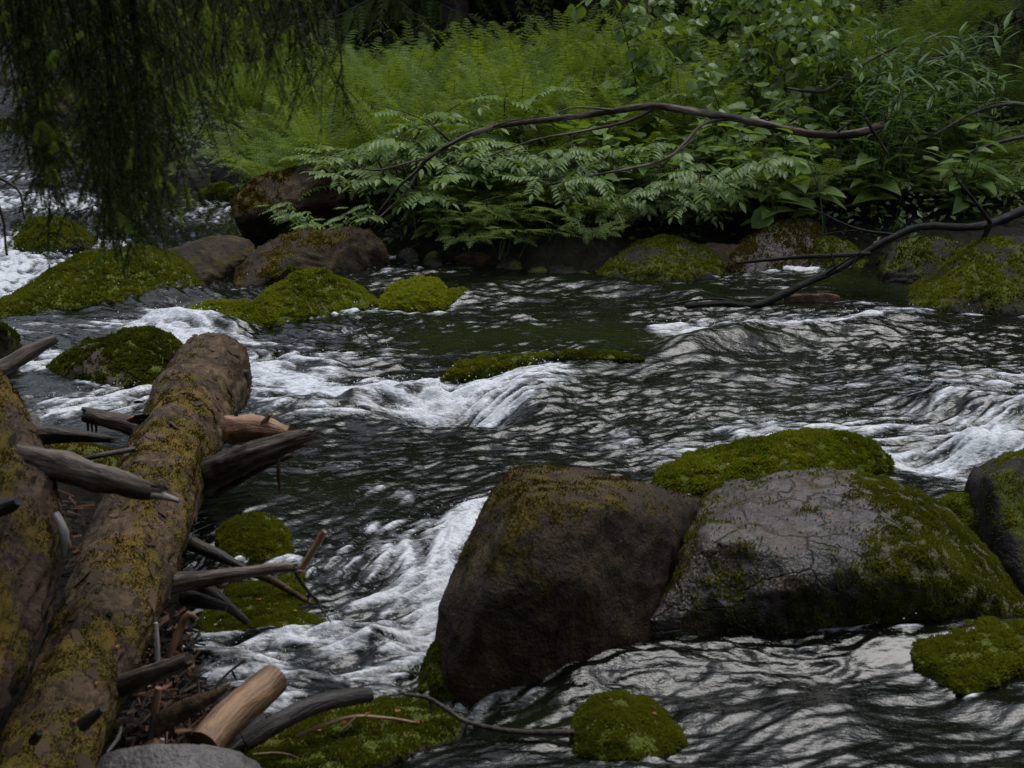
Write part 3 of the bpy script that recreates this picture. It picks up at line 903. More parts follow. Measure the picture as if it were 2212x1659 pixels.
rock('big boulder with bare grey-violet top and mossy right flank', [(1510, 1082), (1560, 1048), (1650, 1018), (1760, 1003), (1850, 1008), (1950, 1033), (2005, 1065), (2045, 1100), (2100, 1148), (2150, 1208), (2200, 1280), (2222, 1330), (1480, 1180), (1440, 1270), (1405, 1340)],
     [(1392, 1400), (1550, 1388), (1700, 1380), (1850, 1362), (2000, 1362), (2150, 1352), (2222, 1345)], [5.2, 5.35, 5.4, 5.4, 5.4, 5.35, 5.3, 5.25, 5.2, 5.1, 5.0, 4.95, 4.82, 4.68, 4.6], 'rock_grey', back=0.3, bulge=0.0,
     front=[(1530, 1165, 4.72), (1640, 1185, 4.68), (1800, 1195, 4.66), (1900, 1180, 4.72), (1550, 1260, 4.64), (1750, 1260, 4.6), (1950, 1250, 4.66), (2080, 1240, 4.8), (2000, 1190, 4.76)],
     noise=0.040, smooth=2, moss_fn=mossB, vox=80, crease=.3, seed=2, tuft=46000, tuft_len=0.010, moss_mat='moss_dark')
rock('bright green moss dome in the rapids behind the grey-topped boulder', [(1412, 1040), (1500, 998), (1600, 968), (1700, 946), (1800, 942), (1890, 958), (1920, 985)],
     [(1440, 1062), (1560, 1075), (1700, 1085), (1820, 1070), (1930, 1010)], [6.15, 6.25, 6.3, 6.35, 6.4, 6.4, 6.35], 'rock_moss', back=0.35, bulge=0.14, moss=1.0, tuft=26000, tuft_len=0.017, noise=0.02, seed=3)
def mossD(V, N, m):
    return 0.10 + 0.4 * fbm(V * 6, 3) + 0.45 * sstep(.55, .95, N[:, 2])
rock('dark overhanging mossy boulder at the right edge of the frame', [(2230, 975), (2175, 1005), (2138, 1030), (2132, 1080), (2145, 1150), (2165, 1210), (2330, 960), (2470, 1040)],
     [(2160, 1270), (2260, 1330), (2420, 1330)], [5.5, 5.4, 5.35, 5.3, 5.25, 5.2, 5.6, 5.5], 'rock_dark', back=0.5, bulge=0.06, moss_fn=mossD, tuft=9000, tuft_len=0.010, moss_mat='moss_dark', noise=0.035, seed=4)
rock('small yellow-green moss knob between the grey-topped boulder and the right edge', [(2032, 1105), (2060, 1076), (2100, 1066), (2135, 1072), (2165, 1110)],
     [(2060, 1190), (2110, 1215), (2165, 1225)], 5.55, 'rock_moss', back=0.25, bulge=0.1, moss=1.0, tuft=8000, tuft_len=0.014, noise=0.03, seed=5, name='mossy_rock', cat='rock')
rock('low green moss cushion at the lower right with water pouring past it', [(1975, 1425), (2040, 1392), (2120, 1375), (2230, 1360), (2330, 1380)],
     [(1985, 1440), (2030, 1475), (2090, 1500), (2140, 1470), (2200, 1430), (2300, 1410)], [4.44, 4.5, 4.53, 4.56, 4.56], 'rock_moss', back=0.25, bulge=0.10, moss=1.0, zbase=.01, tuft=16000, tuft_len=0.013, noise=0.03, seed=6, moss_mat='moss_dark', name='mossy_rock', cat='rock', sink=.15)
rock('small moss dome with orange leaf specks in the water below the two big boulders', [(1232, 1590), (1245, 1555), (1280, 1517), (1340, 1500), (1400, 1520), (1450, 1560), (1485, 1595)],
     [(1235, 1625), (1320, 1645), (1430, 1635), (1490, 1605)], [4.05, 4.1, 4.13, 4.15, 4.13, 4.1, 4.08], 'rock_moss', back=0.12, bulge=0.14, moss=0.85, tuft=13000, tuft_len=0.011, moss_mat='moss_dark', noise=0.03, seed=7, name='mossy_rock', cat='rock', sink=.15)
rock('flat dark mossy rock with thin twigs across it at the bottom of the frame', [(470, 1590), (560, 1572), (700, 1545), (820, 1518), (920, 1520), (1010, 1548), (1000, 1580)],
     [(520, 1690), (700, 1690), (820, 1640), (960, 1600)], [4.05, 4.1, 4.15, 4.2, 4.2, 4.18, 4.12], 'rock_moss', back=0.10, bulge=0.08, moss=0.75, tuft=15000, tuft_len=0.011, moss_mat='moss_dark', noise=0.03, seed=8, name='mossy_rock', cat='rock', sink=.15)
rock('bare pale grey stone at the bottom edge in front of the log', [(160, 1668), (225, 1628), (335, 1606), (430, 1611), (510, 1634), (565, 1668)],
     [(120, 1800), (340, 1850), (600, 1790)], 3.62, 'rock_pale', back=0.18, bulge=0.12, moss=-0.6, noise=0.02, crease=0.3, zbase=0.02, seed=9, name='stone', cat='stone', nscale=1.5)
rock('round green moss hump in dark water right of the fallen log', [(468, 1150), (500, 1125), (545, 1112), (600, 1138), (640, 1185)],
     [(480, 1208), (560, 1212), (630, 1205)], [5.55, 5.6, 5.62, 5.6, 5.55], 'rock_moss', back=0.15, bulge=0.14, moss=1.0, tuft=9000, tuft_len=0.015, moss_mat='moss_dark', noise=0.03, seed=10, name='mossy_rock', cat='rock', sink=.15)
rock('larger green moss slab beside the log, above the white water', [(420, 1310), (480, 1288), (560, 1270), (640, 1295), (718, 1345)],
     [(420, 1372), (560, 1368), (660, 1368), (718, 1352)], [5.0, 5.05, 5.08, 5.05, 4.95], 'rock_moss', back=0.15, bulge=0.12, moss=1.0, tuft=14000, tuft_len=0.014, moss_mat='moss_dark', noise=0.03, seed=11, name='mossy_rock', cat='rock', sink=.15)
rock('little moss lump just behind the moss slab by the log', [(575, 1275), (610, 1248), (645, 1245), (662, 1275)], [(590, 1292), (655, 1290)], 5.2, 'rock_moss', back=0.12, bulge=0.12, moss=0.9, tuft=3500, tuft_len=0.013,
     moss_mat='moss_dark', noise=0.03, seed=12, name='mossy_rock', cat='rock', sink=.12)
rock('brown and green mossy rock just behind the end of the fallen log', [(92, 795), (150, 760), (220, 744), (262, 720), (320, 714), (368, 735), (408, 785)],
     [(95, 802), (170, 822), (250, 838), (330, 840), (402, 806)], [7.95, 8.0, 8.0, 8.05, 8.05, 8.0, 7.95], 'rock_moss', back=0.35, bulge=0.14, moss=0.55, tuft=13000, tuft_len=0.018, noise=0.05, seed=13, moss_mat='moss_dark', name='mossy_rock', cat='rock')
rock('green mossy rock cut by the left edge above the pale broken branch', [(-60, 690), (0, 700), (18, 722), (22, 765)], [(-60, 800), (0, 792), (20, 782)], 7.95, 'rock_moss', back=0.3, bulge=0.1, moss=0.95, tuft=3500, tuft_len=0.018, seed=14, moss_mat='moss_dark', name='mossy_rock', cat='rock')
rock('long whaleback boulder covered in olive moss under the hanging spruce twigs', [(-30, 672), (60, 628), (120, 580), (190, 548), (280, 536), (350, 548), (400, 575), (432, 622)],
     [(-30, 690), (90, 668), (200, 648), (330, 634), (430, 634)], [9.5, 9.75, 9.9, 10.0, 10.05, 10.05, 10.0, 9.95], 'rock_moss', back=0.6, bulge=0.16, moss=0.75, tuft=22000, tuft_len=0.020, noise=0.025, seed=15, moss_mat='moss_dark')
rock('brown bare boulder between the whaleback and the long dark slab', [(350, 545), (430, 520), (500, 506), (530, 515), (548, 545)], [(380, 600), (430, 608), (530, 590)], [10.4, 10.5, 10.55, 10.5, 10.4], 'rock_brown', back=0.4, bulge=0.12, moss=0.1, noise=0.04, seed=16)
rock('long dark brown slab with undercut left end below the round boulder', [(505, 592), (545, 540), (620, 510), (740, 486), (800, 490), (830, 530), (837, 556)],
     [(507, 628), (545, 618), (600, 595), (700, 580), (830, 563)], [10.2, 10.4, 10.5, 10.6, 10.65, 10.65, 10.65], 'rock_brown', back=0.4, bulge=0.10, moss=0.15, moss_up=0.7, noise=0.035, crease=0.8, seed=17, tuft=3500, tuft_len=0.016, moss_mat='moss_brown')
rock('rounded brown boulder with rusty moss cap under the overhanging ferns', [(500, 440), (520, 405), (560, 385), (640, 360), (700, 360), (742, 380), (750, 430), (508, 470)],
     [(540, 505), (600, 515), (740, 500)], [11.3, 11.4, 11.5, 11.6, 11.6, 11.55, 11.5, 11.2], 'rock_brown', back=0.6, bulge=0.14, moss=0.35, moss_up=0.6, noise=0.035, seed=18, tuft=5000, tuft_len=0.016, moss_mat='moss_brown')
rock('yellow-green mossy rock with a brown middle, upstream of the white chute', [(505, 712), (530, 670), (575, 633), (640, 588), (700, 588), (760, 618), (818, 656)],
     [(508, 716), (600, 698), (700, 678), (816, 662)], [8.95, 9.2, 9.4, 9.5, 9.5, 9.5, 9.4], 'rock_moss', back=0.35, bulge=0.12, moss=0.75, tuft=14000, tuft_len=0.020, noise=0.045, seed=19, name='mossy_rock', cat='rock')
rock('low green moss ledge touching the left foot of the brown-middled mossy rock', [(388, 682), (430, 658), (480, 653), (535, 660), (545, 690)], [(395, 692), (460, 702), (540, 700)], 9.15, 'rock_moss', back=0.25, bulge=0.1, moss=1.0, tuft=6000, tuft_len=0.018, noise=0.03, seed=20, moss_mat='moss', name='mossy_rock', cat='rock', sink=.15)
rock('tiny dark moss tip poking up behind the brown-middled mossy rock', [(585, 598), (630, 578), (690, 584), (700, 600)], [(590, 612), (700, 608)], 10.0, 'rock_moss', back=0.2, bulge=0.1, moss=0.9, tuft=1800, tuft_len=0.018, seed=21, moss_mat='moss_dark', name='mossy_rock', cat='rock', sink=.15)
rock('bright lime moss cushion with a lower step on its right, mid-river', [(820, 660), (842, 624), (890, 603), (940, 603), (965, 625)], [(822, 668), (880, 674), (960, 668)], [9.45, 9.55, 9.6, 9.6, 9.55], 'rock_moss', back=0.25, bulge=0.14, moss=1.1, tuft=9000, tuft_len=0.021, noise=0.03, seed=22, name='mossy_rock', cat='rock', sink=.15)
rock('flat moss step leaning on the right of the lime moss cushion', [(890, 660), (945, 635), (985, 625), (1012, 632)], [(893, 672), (960, 668), (1012, 645)], [9.5, 9.55, 9.6, 9.6], 'rock_moss', back=0.12, bulge=0.1, moss=1.0, tuft=4500, tuft_len=0.019, noise=0.03, seed=23, name='mossy_rock', cat='rock', sink=.15)
rock('thin mossy ledge the water slides over, mid-river, at the lip of the white hole', [(955, 815), (985, 784), (1050, 773), (1150, 770), (1190, 768)], [(950, 826), (1000, 812), (1080, 800), (1190, 792)], [7.72, 7.86, 7.9, 7.92, 7.95], 'rock_moss', back=0.15, bulge=0.05, moss=0.9, tuft=6500, tuft_len=0.018, noise=0.03, seed=24, moss_mat='moss_dark', name='mossy_rock', cat='rock', sink=.15)
rock('low moss strip mid-river, right of the thin mossy ledge', [(1180, 775), (1225, 764), (1270, 760), (1330, 764), (1392, 776)], [(1190, 788), (1280, 786), (1392, 782)], [7.94, 7.98, 8.02, 8.0, 7.95], 'rock_moss', back=0.15, bulge=0.05, moss=0.9, tuft=4500, tuft_len=0.018, noise=0.03, seed=25, moss_mat='moss_dark', name='mossy_rock', cat='rock', sink=.15)
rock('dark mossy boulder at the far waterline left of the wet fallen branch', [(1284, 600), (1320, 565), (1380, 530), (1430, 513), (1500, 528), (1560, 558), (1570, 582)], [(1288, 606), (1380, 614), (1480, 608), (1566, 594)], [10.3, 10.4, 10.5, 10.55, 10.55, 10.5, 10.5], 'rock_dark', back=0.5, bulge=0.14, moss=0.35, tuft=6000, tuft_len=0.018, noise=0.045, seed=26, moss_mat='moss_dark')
rock('olive-topped boulder with a bare pink patch on the far waterline', [(1560, 578), (1600, 525), (1660, 488), (1740, 473), (1778, 490), (1802, 535)], [(1580, 590), (1650, 586), (1780, 572)], [10.6, 10.75, 10.9, 10.95, 10.95, 10.85], 'rock_grey', back=0.5, bulge=0.12, moss=0.45, moss_up=0.7, tuft=5500, tuft_len=0.018, noise=0.04, seed=27, moss_mat='moss_brown')
rock('flat brown rock between the dark mossy boulder and the pink-patched one', [(1490, 540), (1540, 524), (1600, 528), (1625, 560)], [(1520, 585), (1620, 582)], 10.75, 'rock_brown', back=0.3, bulge=0.08, moss=0.3, noise=0.04, seed=28, name='rock', cat='rock')
rock('small olive moss lump right of the pink-patched boulder', [(1745, 550), (1770, 515), (1800, 510), (1840, 530), (1870, 560)], [(1750, 578), (1860, 580)], 10.75, 'rock_moss', back=0.25, bulge=0.1, moss=0.8, tuft=2500, tuft_len=0.018, seed=29, moss_mat='moss_dark', name='mossy_rock', cat='rock')
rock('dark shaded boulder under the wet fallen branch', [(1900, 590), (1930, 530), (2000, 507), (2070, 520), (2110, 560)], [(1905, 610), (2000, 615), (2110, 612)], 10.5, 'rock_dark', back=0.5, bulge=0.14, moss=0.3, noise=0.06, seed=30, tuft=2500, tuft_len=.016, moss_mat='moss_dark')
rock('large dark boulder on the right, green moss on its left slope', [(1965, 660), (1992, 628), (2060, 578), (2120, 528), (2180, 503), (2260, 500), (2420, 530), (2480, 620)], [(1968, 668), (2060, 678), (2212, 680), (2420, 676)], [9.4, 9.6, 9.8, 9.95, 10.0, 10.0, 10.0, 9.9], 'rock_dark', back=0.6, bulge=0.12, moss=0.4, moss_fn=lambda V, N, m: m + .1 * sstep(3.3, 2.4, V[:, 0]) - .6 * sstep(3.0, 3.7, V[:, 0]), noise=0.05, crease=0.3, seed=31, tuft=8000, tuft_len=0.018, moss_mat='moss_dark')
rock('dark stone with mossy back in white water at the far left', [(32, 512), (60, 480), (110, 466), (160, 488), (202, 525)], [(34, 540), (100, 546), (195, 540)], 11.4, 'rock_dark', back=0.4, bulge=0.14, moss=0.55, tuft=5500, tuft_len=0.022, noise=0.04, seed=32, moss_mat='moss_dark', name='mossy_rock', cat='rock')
rock('small golden moss rock in the side channel below the ferns', [(428, 418), (455, 402), (480, 393), (500, 400), (500, 425)], [(430, 430), (500, 434)], 13.4, 'rock_moss', back=0.3, bulge=0.12, moss=1.0, tuft=3000, tuft_len=0.022, seed=33, moss_mat='moss', name='mossy_rock', cat='rock')
rock('dark wet stone with white water curling round both sides, side channel', [(385, 390), (400, 376), (430, 370), (455, 380), (460, 396)], [(390, 400), (455, 404)], 14.4, 'rock_dark', back=0.3, bulge=0.12, moss=0.1, seed=34, name='stone', cat='stone')
rock('black stone under the bank at the head of the side channel', [(352, 368), (380, 350), (420, 345), (455, 352), (470, 375)], [(360, 380), (465, 384)], 15.4, 'rock_dark', back=0.4, bulge=0.1, moss=0.2, seed=35, name='stone', cat='stone')
rock('flat mossy rock in the far channel at the left edge', [(-60, 272), (0, 263), (50, 266), (80, 275)], [(-60, 282), (70, 282)], 18.4, 'rock_moss', back=0.5, bulge=0.1, moss=0.8, tuft=2500, tuft_len=0.03, seed=36, moss_mat='moss_dark', name='mossy_rock', cat='rock')
for k, (a, b, yy, mt, lb) in enumerate([(150, 222, 21.0, 'rock_brown', 'rusty brown rock glimpsed left behind the hanging spruce twigs'), (372, 205, 20.0, 'rock_grey', 'pale reddish rock glimpsed right of the hanging spruce twigs on the far bank'),
                                         (375, 240, 18.4, 'rock_moss', 'golden mossy rock below the pale reddish rock on the far bank'), (15, 120, 25.5, 'rock_grey', 'large reddish boulder at the far end of the channel, left edge')]):
    s_ = (1, 1, .8, 2.2)[k]
    rock(lb, [(a - 34 * s_, b + 10 * s_), (a - 18 * s_, b - 12 * s_), (a + 8 * s_, b - 17 * s_), (a + 30 * s_, b - 4 * s_), (a + 36 * s_, b + 12 * s_)], [(a - 34 * s_, b + 22 * s_), (a + 34 * s_, b + 22 * s_)], yy, mt, back=0.6, bulge=0.12, moss=(0.4, 0.1, .9, 0)[k], seed=40 + k, zbase=0.0 if k != 3 else .1, name='rock', cat='rock')
rock('mossy rock under the left end of the log, between the two logs', [(60, 960), (150, 955), (240, 985), (300, 1040)], [(60, 1060), (180, 1080), (290, 1075)], 6.3, 'rock_moss', back=0.25, bulge=0.1, moss=0.5, tuft=4000, tuft_len=0.013, moss_mat='moss_brown', seed=45, name='rock', cat='rock')
rock('pale grey stone peeping out at the left edge above the mossy left log', [(25, 935), (40, 905), (62, 895), (85, 920)], [(30, 960), (85, 960)], 6.8, 'rock_pale', back=0.2, bulge=0.1, moss=-.3, seed=46, name='stone', cat='stone')

rock('narrow green moss clump at the left foot of the big upright boulder', [(905, 1470), (925, 1430), (945, 1385), (975, 1400), (1000, 1470)], [(908, 1490), (950, 1505), (1000, 1510)], 4.42, 'rock_moss', back=0.15, bulge=0.08, moss=1.0, tuft=5000, tuft_len=0.011, moss_mat='moss_dark', noise=0.03, seed=50, name='mossy_rock', cat='rock', sink=.12)
rock('flat reddish stone showing through the shallow water below the wet fallen branch', [(1695, 643), (1740, 636), (1790, 633), (1815, 640)], [(1690, 650), (1810, 650)], 9.52, 'rock_rust', back=0.15, bulge=0.02, moss=-1, noise=0.03, seed=51, name='stone', cat='stone', sink=.1)
rock('small brown stone at the waterline under the dark leafy undercut bank', [(985, 555), (1010, 545), (1050, 548), (1070, 560)], [(985, 568), (1070, 570)], 10.7, 'rock_brown', back=0.2, bulge=0.08, moss=-.5, noise=0.04, seed=52, name='stone', cat='stone', sink=.12)

for k, (a, b, r_) in enumerate([(880, 560, 26), (935, 566, 22), (1100, 572, 30), (1160, 580, 24), (1215, 584, 32), (1265, 588, 20)]):
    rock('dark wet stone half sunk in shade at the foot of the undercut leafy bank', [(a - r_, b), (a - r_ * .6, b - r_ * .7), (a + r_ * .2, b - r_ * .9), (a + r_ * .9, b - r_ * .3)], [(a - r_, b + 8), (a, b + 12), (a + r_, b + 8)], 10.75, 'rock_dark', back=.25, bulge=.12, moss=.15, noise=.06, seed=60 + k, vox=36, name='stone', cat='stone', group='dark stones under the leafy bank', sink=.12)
# small orange leaves and bud scales lying on moss and stone
dgr = bpy.context.evaluated_depsgraph_get()
spots = {'the small moss dome below the two big boulders': [(1318, 1508), (1408, 1530), (1418, 1542), (1403, 1550), (1290, 1560)],
         'the grey-topped boulder': [(1712, 1070), (1845, 1108), (1925, 1088), (2002, 1152), (1790, 1113), (1640, 1100), (1975, 1130)],
         'the bright green moss dome': [(1572, 1003), (1632, 990), (1512, 1030), (1760, 985)],
         'the flat mossy rock at the bottom': [(740, 1556), (792, 1545), (860, 1540), (690, 1580), (900, 1560)],
         'the green moss slab beside the log': [(560, 1300), (640, 1320)],
         'the thick mossy log': [(300, 1240), (360, 1110), (250, 1400), (160, 1560), (410, 900), (205, 1480)]}
LATER_LEAVES = spots

# ------------------------------------------------------------------ fallen logs, broken branches, driftwood
def pxr(px, Y):
    return px * Y / FPX * 1.03

def path3(pts):                                 # (px, py, Y, radius in photo points)
    return [at(a, b, c) for a, b, c, r in pts], [pxr(r, c) for a, b, c, r in pts]

def wood(name, pts, mat, parent=None, n=12, step=0.02, rough=0.12, nscale=14.0, splinter=0.0, flat=1.0, origin=None, mossy=0.0):
    C, r = path3(pts)
    V, Q, T, cen = tube(C, r, n, step, rough, nscale, RNG.random() * 50, False, splinter, flat)
    o3 = np.array(C[0] if origin is None else origin)
    if parent is not None:
        o3 = np.array(parent.location)
    nmz = np.full(len(V), mossy)
    mm = len(cen); th = np.linspace(0, 2 * np.pi, n, endpoint=False)
    s_ = np.concatenate([[0], np.cumsum(np.linalg.norm(np.diff(cen, axis=0), axis=1))])
    gr = np.zeros((len(V), 3)); rm = float(np.mean(r))
    off = RNG.random(3) * 30
    gr[:mm * n] = np.stack([np.repeat(np.cos(th)[None], mm, 0) * rm, np.repeat(np.sin(th)[None], mm, 0) * rm, np.repeat(s_[:, None] * .16, n, 1)], -1).reshape(-1, 3)
    gr += off
    me = raw_mesh(name, V - o3, [T, Q], [M[mat]], {'var': np.full(len(V), .5), 'moss': nmz, 'grain': gr}, True)
    return link(name, me, parent, (0, 0, 0) if parent is not None else tuple(o3))

def stick(label, pts, mat='dead_wood', name='driftwood_stick', cat='stick', group=None, twigs=(), **kw):
    o = wood(name, pts, mat, **kw)
    tag(o, label, cat, group)
    for tw in twigs:
        wood('side_twig', tw, mat, o, n=6, step=0.02, rough=0.1)
    return o

def log(label, pts, mat, mossf, n=110, step=0.011, rough=0.10, seed=1.0, tufts=0, tl=0.006, tm='moss_brown'):
    C, r = path3(pts)
    V, Q, T, cen = tube(C, r, n, step, 0.0)
    m = len(cen)
    ring = V[:m * n].reshape(m, n, 3)
    D = ring - cen[:, None, :]
    rr = np.linalg.norm(D, axis=2)
    th = np.linspace(0, 2 * np.pi, n, endpoint=False)
    s_ = np.concatenate([[0], np.cumsum(np.linalg.norm(np.diff(cen, axis=0), axis=1))])
    q = np.stack([np.repeat(np.cos(th)[None], m, 0), np.repeat(np.sin(th)[None], m, 0), np.repeat(s_[:, None], n, 1)], -1).reshape(-1, 3)
    big = fbm(q * np.array([1.6, 1.6, 2.6]) + seed, 3).reshape(m, n)
    rid = fbm(q * np.array([6, 6, 9]) + seed * 2, 4, .6).reshape(m, n)
    wrap = perlin(q * np.array([1.6, 1.6, 24]) + seed * 3).reshape(m, n)
    hol = perlin(q * np.array([3.2, 3.2, 5]) + seed * 5).reshape(m, n)
    plate = perlin(q * np.array([9, 9, 16]) + seed * 7).reshape(m, n)
    disp = 1 + rough * (0.8 * big + 0.34 * rid + 0.22 * wrap - 0.45 * np.clip(.25 - np.abs(plate), 0, 1)) - 0.16 * sstep(.62, .85, hol) - 0.10 * sstep(.55, .7, -hol) * sstep(-.1, .4, rid)
    ring = cen[:, None, :] + D * disp[:, :, None]
    V[:m * n] = ring.reshape(-1, 3)
    V[m * n:m * n + n] = ring[0]; V[m * n + n:m * n + 2 * n] = ring[-1]
    up_ = (D[:, :, 2] / (rr + 1e-9)).ravel()
    mv = np.zeros(len(V))
    mv[:m * n] = mossf(V[:m * n], up_, fbm(V[:m * n] * 5 + seed, 4), q)
    o3 = np.array(cen[m // 2])
    me = raw_mesh('fallen_log', V - o3, [T, Q], [M[mat]], {'moss': mv}, True)
    o = link('fallen_log', me, None, tuple(o3))
    tag(o, label, 'log')
    if tufts:
        moss_tufts(o, me, np.clip(mv, 0, 1), -9, tufts, tl, tm, 0.5)
    return o

def bark_flakes(ob, count):
    """loose curling scales of bark"""
    me = ob.data
    me.calc_loop_triangles()
    nt = len(me.loop_triangles)
    T = np.empty(nt * 3, dtype=np.int32); me.loop_triangles.foreach_get('vertices', T); T = T.reshape(-1, 3)
    V = np.empty(len(me.vertices) * 3, dtype=np.float32); me.vertices.foreach_get('co', V); V = V.reshape(-1, 3).astype(float)
    a, b, c = V[T[:, 0]], V[T[:, 1]], V[T[:, 2]]
    cr = np.cross(b - a, c - a); ar = np.linalg.norm(cr, axis=1) + 1e-12; nn = cr / ar[:, None]
    k = RNG.choice(nt, count, p=ar / ar.sum())
    p, n = (a[k] + b[k] + c[k]) / 3, nn[k]
    ax = np.array([.25, .93, .1]); ax /= np.linalg.norm(ax)
    u_ = ax + RNG.normal(size=(count, 3)) * .45; u_ -= n * (u_ * n).sum(1)[:, None]; u_ /= np.linalg.norm(u_, axis=1)[:, None]
    v_ = np.cross(n, u_)
    L = (RNG.uniform(.006, .022, count) * (1 + 1.2 * (RNG.random(count) < .12)))[:, None]; W = L * RNG.uniform(.3, .8, count)[:, None]
    h = (RNG.uniform(.001, .005, count))[:, None]
    ring = []
    for (x_, y_, z_) in ((-1, -.5, .2), (-.4, -1, .6), (.5, -.9, 1.0), (1, -.1, 1.3), (.6, .8, 1.0), (-.3, 1, .5)):
        j = RNG.uniform(.7, 1.2, count)[:, None]
        ring.append(p + u_ * L * x_ * j + v_ * W * y_ * j + n * h * z_)
    VV = np.stack(ring, 1).reshape(-1, 3)
    o6 = np.arange(count)[:, None] * 6
    F = np.concatenate([o6 + np.array([[0, 1, 2, 3]]), o6 + np.array([[0, 3, 4, 5]])])
    m = raw_mesh('bark', VV, [F], [M['bark_scale']], {'var': np.repeat(RNG.random(count), 6)})
    kind(link('bark', m, ob), 'stuff')

def mossL(V, up_, nz, q):
    return 0.42 + 0.42 * up_ * 0.35 + 0.75 * nz - 0.35 * sstep(5.6, 6.2, V[:, 1])
main_log = log('thick mossy fallen log reaching from the lower left corner into the river', [(30, 1790, 3.30, 125), (130, 1570, 3.66, 112), (185, 1440, 3.95, 108), (245, 1310, 4.28, 108), (295, 1170, 4.68, 106), (335, 1060, 5.08, 98), (385, 950, 5.62, 93), (430, 860, 6.15, 92), (456, 810, 6.48, 86), (464, 797, 6.58, 80)],
               'log', mossL, seed=1.3, tufts=45000, tl=0.0052, rough=0.10)
bark_flakes(main_log, 1500)
def part_wood(parent, name, pts, mat, label=None, **kw):
    o = wood(name, pts, mat, parent, **kw)
    if label:
        o['label'] = label
    return o
part_wood(main_log, 'branch_stub', [(430, 1035, 5.25, 38), (500, 1003, 5.2, 31), (560, 978, 5.15, 28), (620, 956, 5.1, 23), (655, 946, 5.07, 17)], 'dead_wood', 'long grey splintered branch stub', n=30, step=.008, rough=.26, nscale=18, splinter=.09)
part_wood(main_log, 'branch_stub', [(470, 1060, 5.3, 14), (560, 1010, 5.25, 11), (628, 985, 5.2, 5)], 'dead_wood', n=12, rough=.2, splinter=.03)
part_wood(main_log, 'branch_stub', [(500, 930, 5.75, 34), (560, 925, 5.7, 26), (625, 935, 5.65, 15)], 'rust_wood', 'rotten reddish branch stub', n=20, step=.01, rough=.3, nscale=22, splinter=.05)
part_wood(main_log, 'branch_stub', [(565, 920, 5.68, 10), (584, 895, 5.66, 3)], 'rust_wood', n=8, rough=.2, splinter=.02)
part_wood(main_log, 'branch_stub', [(330, 945, 5.75, 24), (280, 918, 5.75, 21), (230, 906, 5.75, 18), (182, 895, 5.72, 15)], 'dead_wood', 'short stub with a ragged end', n=18, step=.01, rough=.25, nscale=20, splinter=.02)
for a, b in ((188, 912), (197, 915), (206, 914)):
    part_wood(main_log, 'moss_strand', [(a, b - 8, 5.72, 4), (a + 2, b + 15, 5.72, 3), (a - 2, b + 36, 5.72, 1.2)], 'log', n=6, rough=.3)
part_wood(main_log, 'branch_stub', [(360, 1262, 4.5, 26), (430, 1252, 4.5, 19), (520, 1238, 4.5, 15), (600, 1228, 4.5, 12), (635, 1226, 4.5, 10)], 'dead_wood', 'straight grey-brown branch stub', n=26, step=.008, rough=.24, splinter=.04)
part_wood(main_log, 'branch_stub', [(240, 1490, 3.85, 26), (300, 1465, 3.8, 23), (360, 1445, 3.78, 20), (408, 1424, 3.76, 15)], 'dead_wood', 'stout brown branch stub', n=26, step=.008, rough=.26, splinter=.02)
part_wood(main_log, 'knot', [(505, 850, 6.35, 14), (522, 825, 6.35, 17), (526, 800, 6.35, 11)], 'dark_wood', n=12, rough=.25)
part_wood(main_log, 'knot', [(180, 1565, 3.45, 16), (205, 1545, 3.42, 13), (222, 1530, 3.4, 8)], 'dark_wood', n=12, rough=.25)
part_wood(main_log, 'knot', [(232, 1338, 4.05, 9), (236, 1330, 4.02, 8), (238, 1326, 4.0, 5)], 'dark_wood', n=10, rough=.25)
part_wood(main_log, 'knot', [(72, 1600, 3.35, 13), (80, 1590, 3.33, 11), (86, 1582, 3.31, 7)], 'dark_wood', n=10, rough=.25)
# bracket fungus on the left flank of the log
def bracket(parent, px, py, Y, wpx):
    c = np.array(at(px, py, Y)); r = pxr(wpx, Y)
    n = 28
    th = np.linspace(0, np.pi, n)
    V, A = [], []
    prof = [(0.0, .30), (.45, .26), (.8, .16), (.97, .06), (1.03, -.02), (.92, -.10), (.4, -.12), (0, -.10)]
    for (a, h) in prof:
        for t_ in th:
            V.append(c + r * np.array([-math.sin(t_) * a * 0.75 + 0.1, math.cos(t_) * a * 1.1 * 0.6, h * 0.8 - 0.22 * a * math.sin(t_)]) + np.array([math.cos(t_) * a * r * .75, 0, -math.cos(t_) * a * r * .30]))
    V = np.array(V); k = len(prof)
    ii = (np.arange(k - 1)[:, None] * n + np.arange(n - 1)[None]).ravel()
    Q = np.stack([ii, ii + 1, ii + n + 1, ii + n], -1)
    mi = (ii // n >= 2).astype(int) * (ii // n <= 4)
    V += RNG.normal(size=V.shape) * r * .012
    me = raw_mesh('bracket_fungus', V - np.array(parent.location), [Q], [M['fungus'], M['fungus_rim']], {'moss': np.zeros(len(V))}, True, mi)
    o = link('bracket_fungus', me, parent)
    o['label'] = 'grey bracket fungus with red and cream rim'
bracket(main_log, 318, 905, 5.52, 40)
bracket(main_log, 300, 868, 5.95, 12)

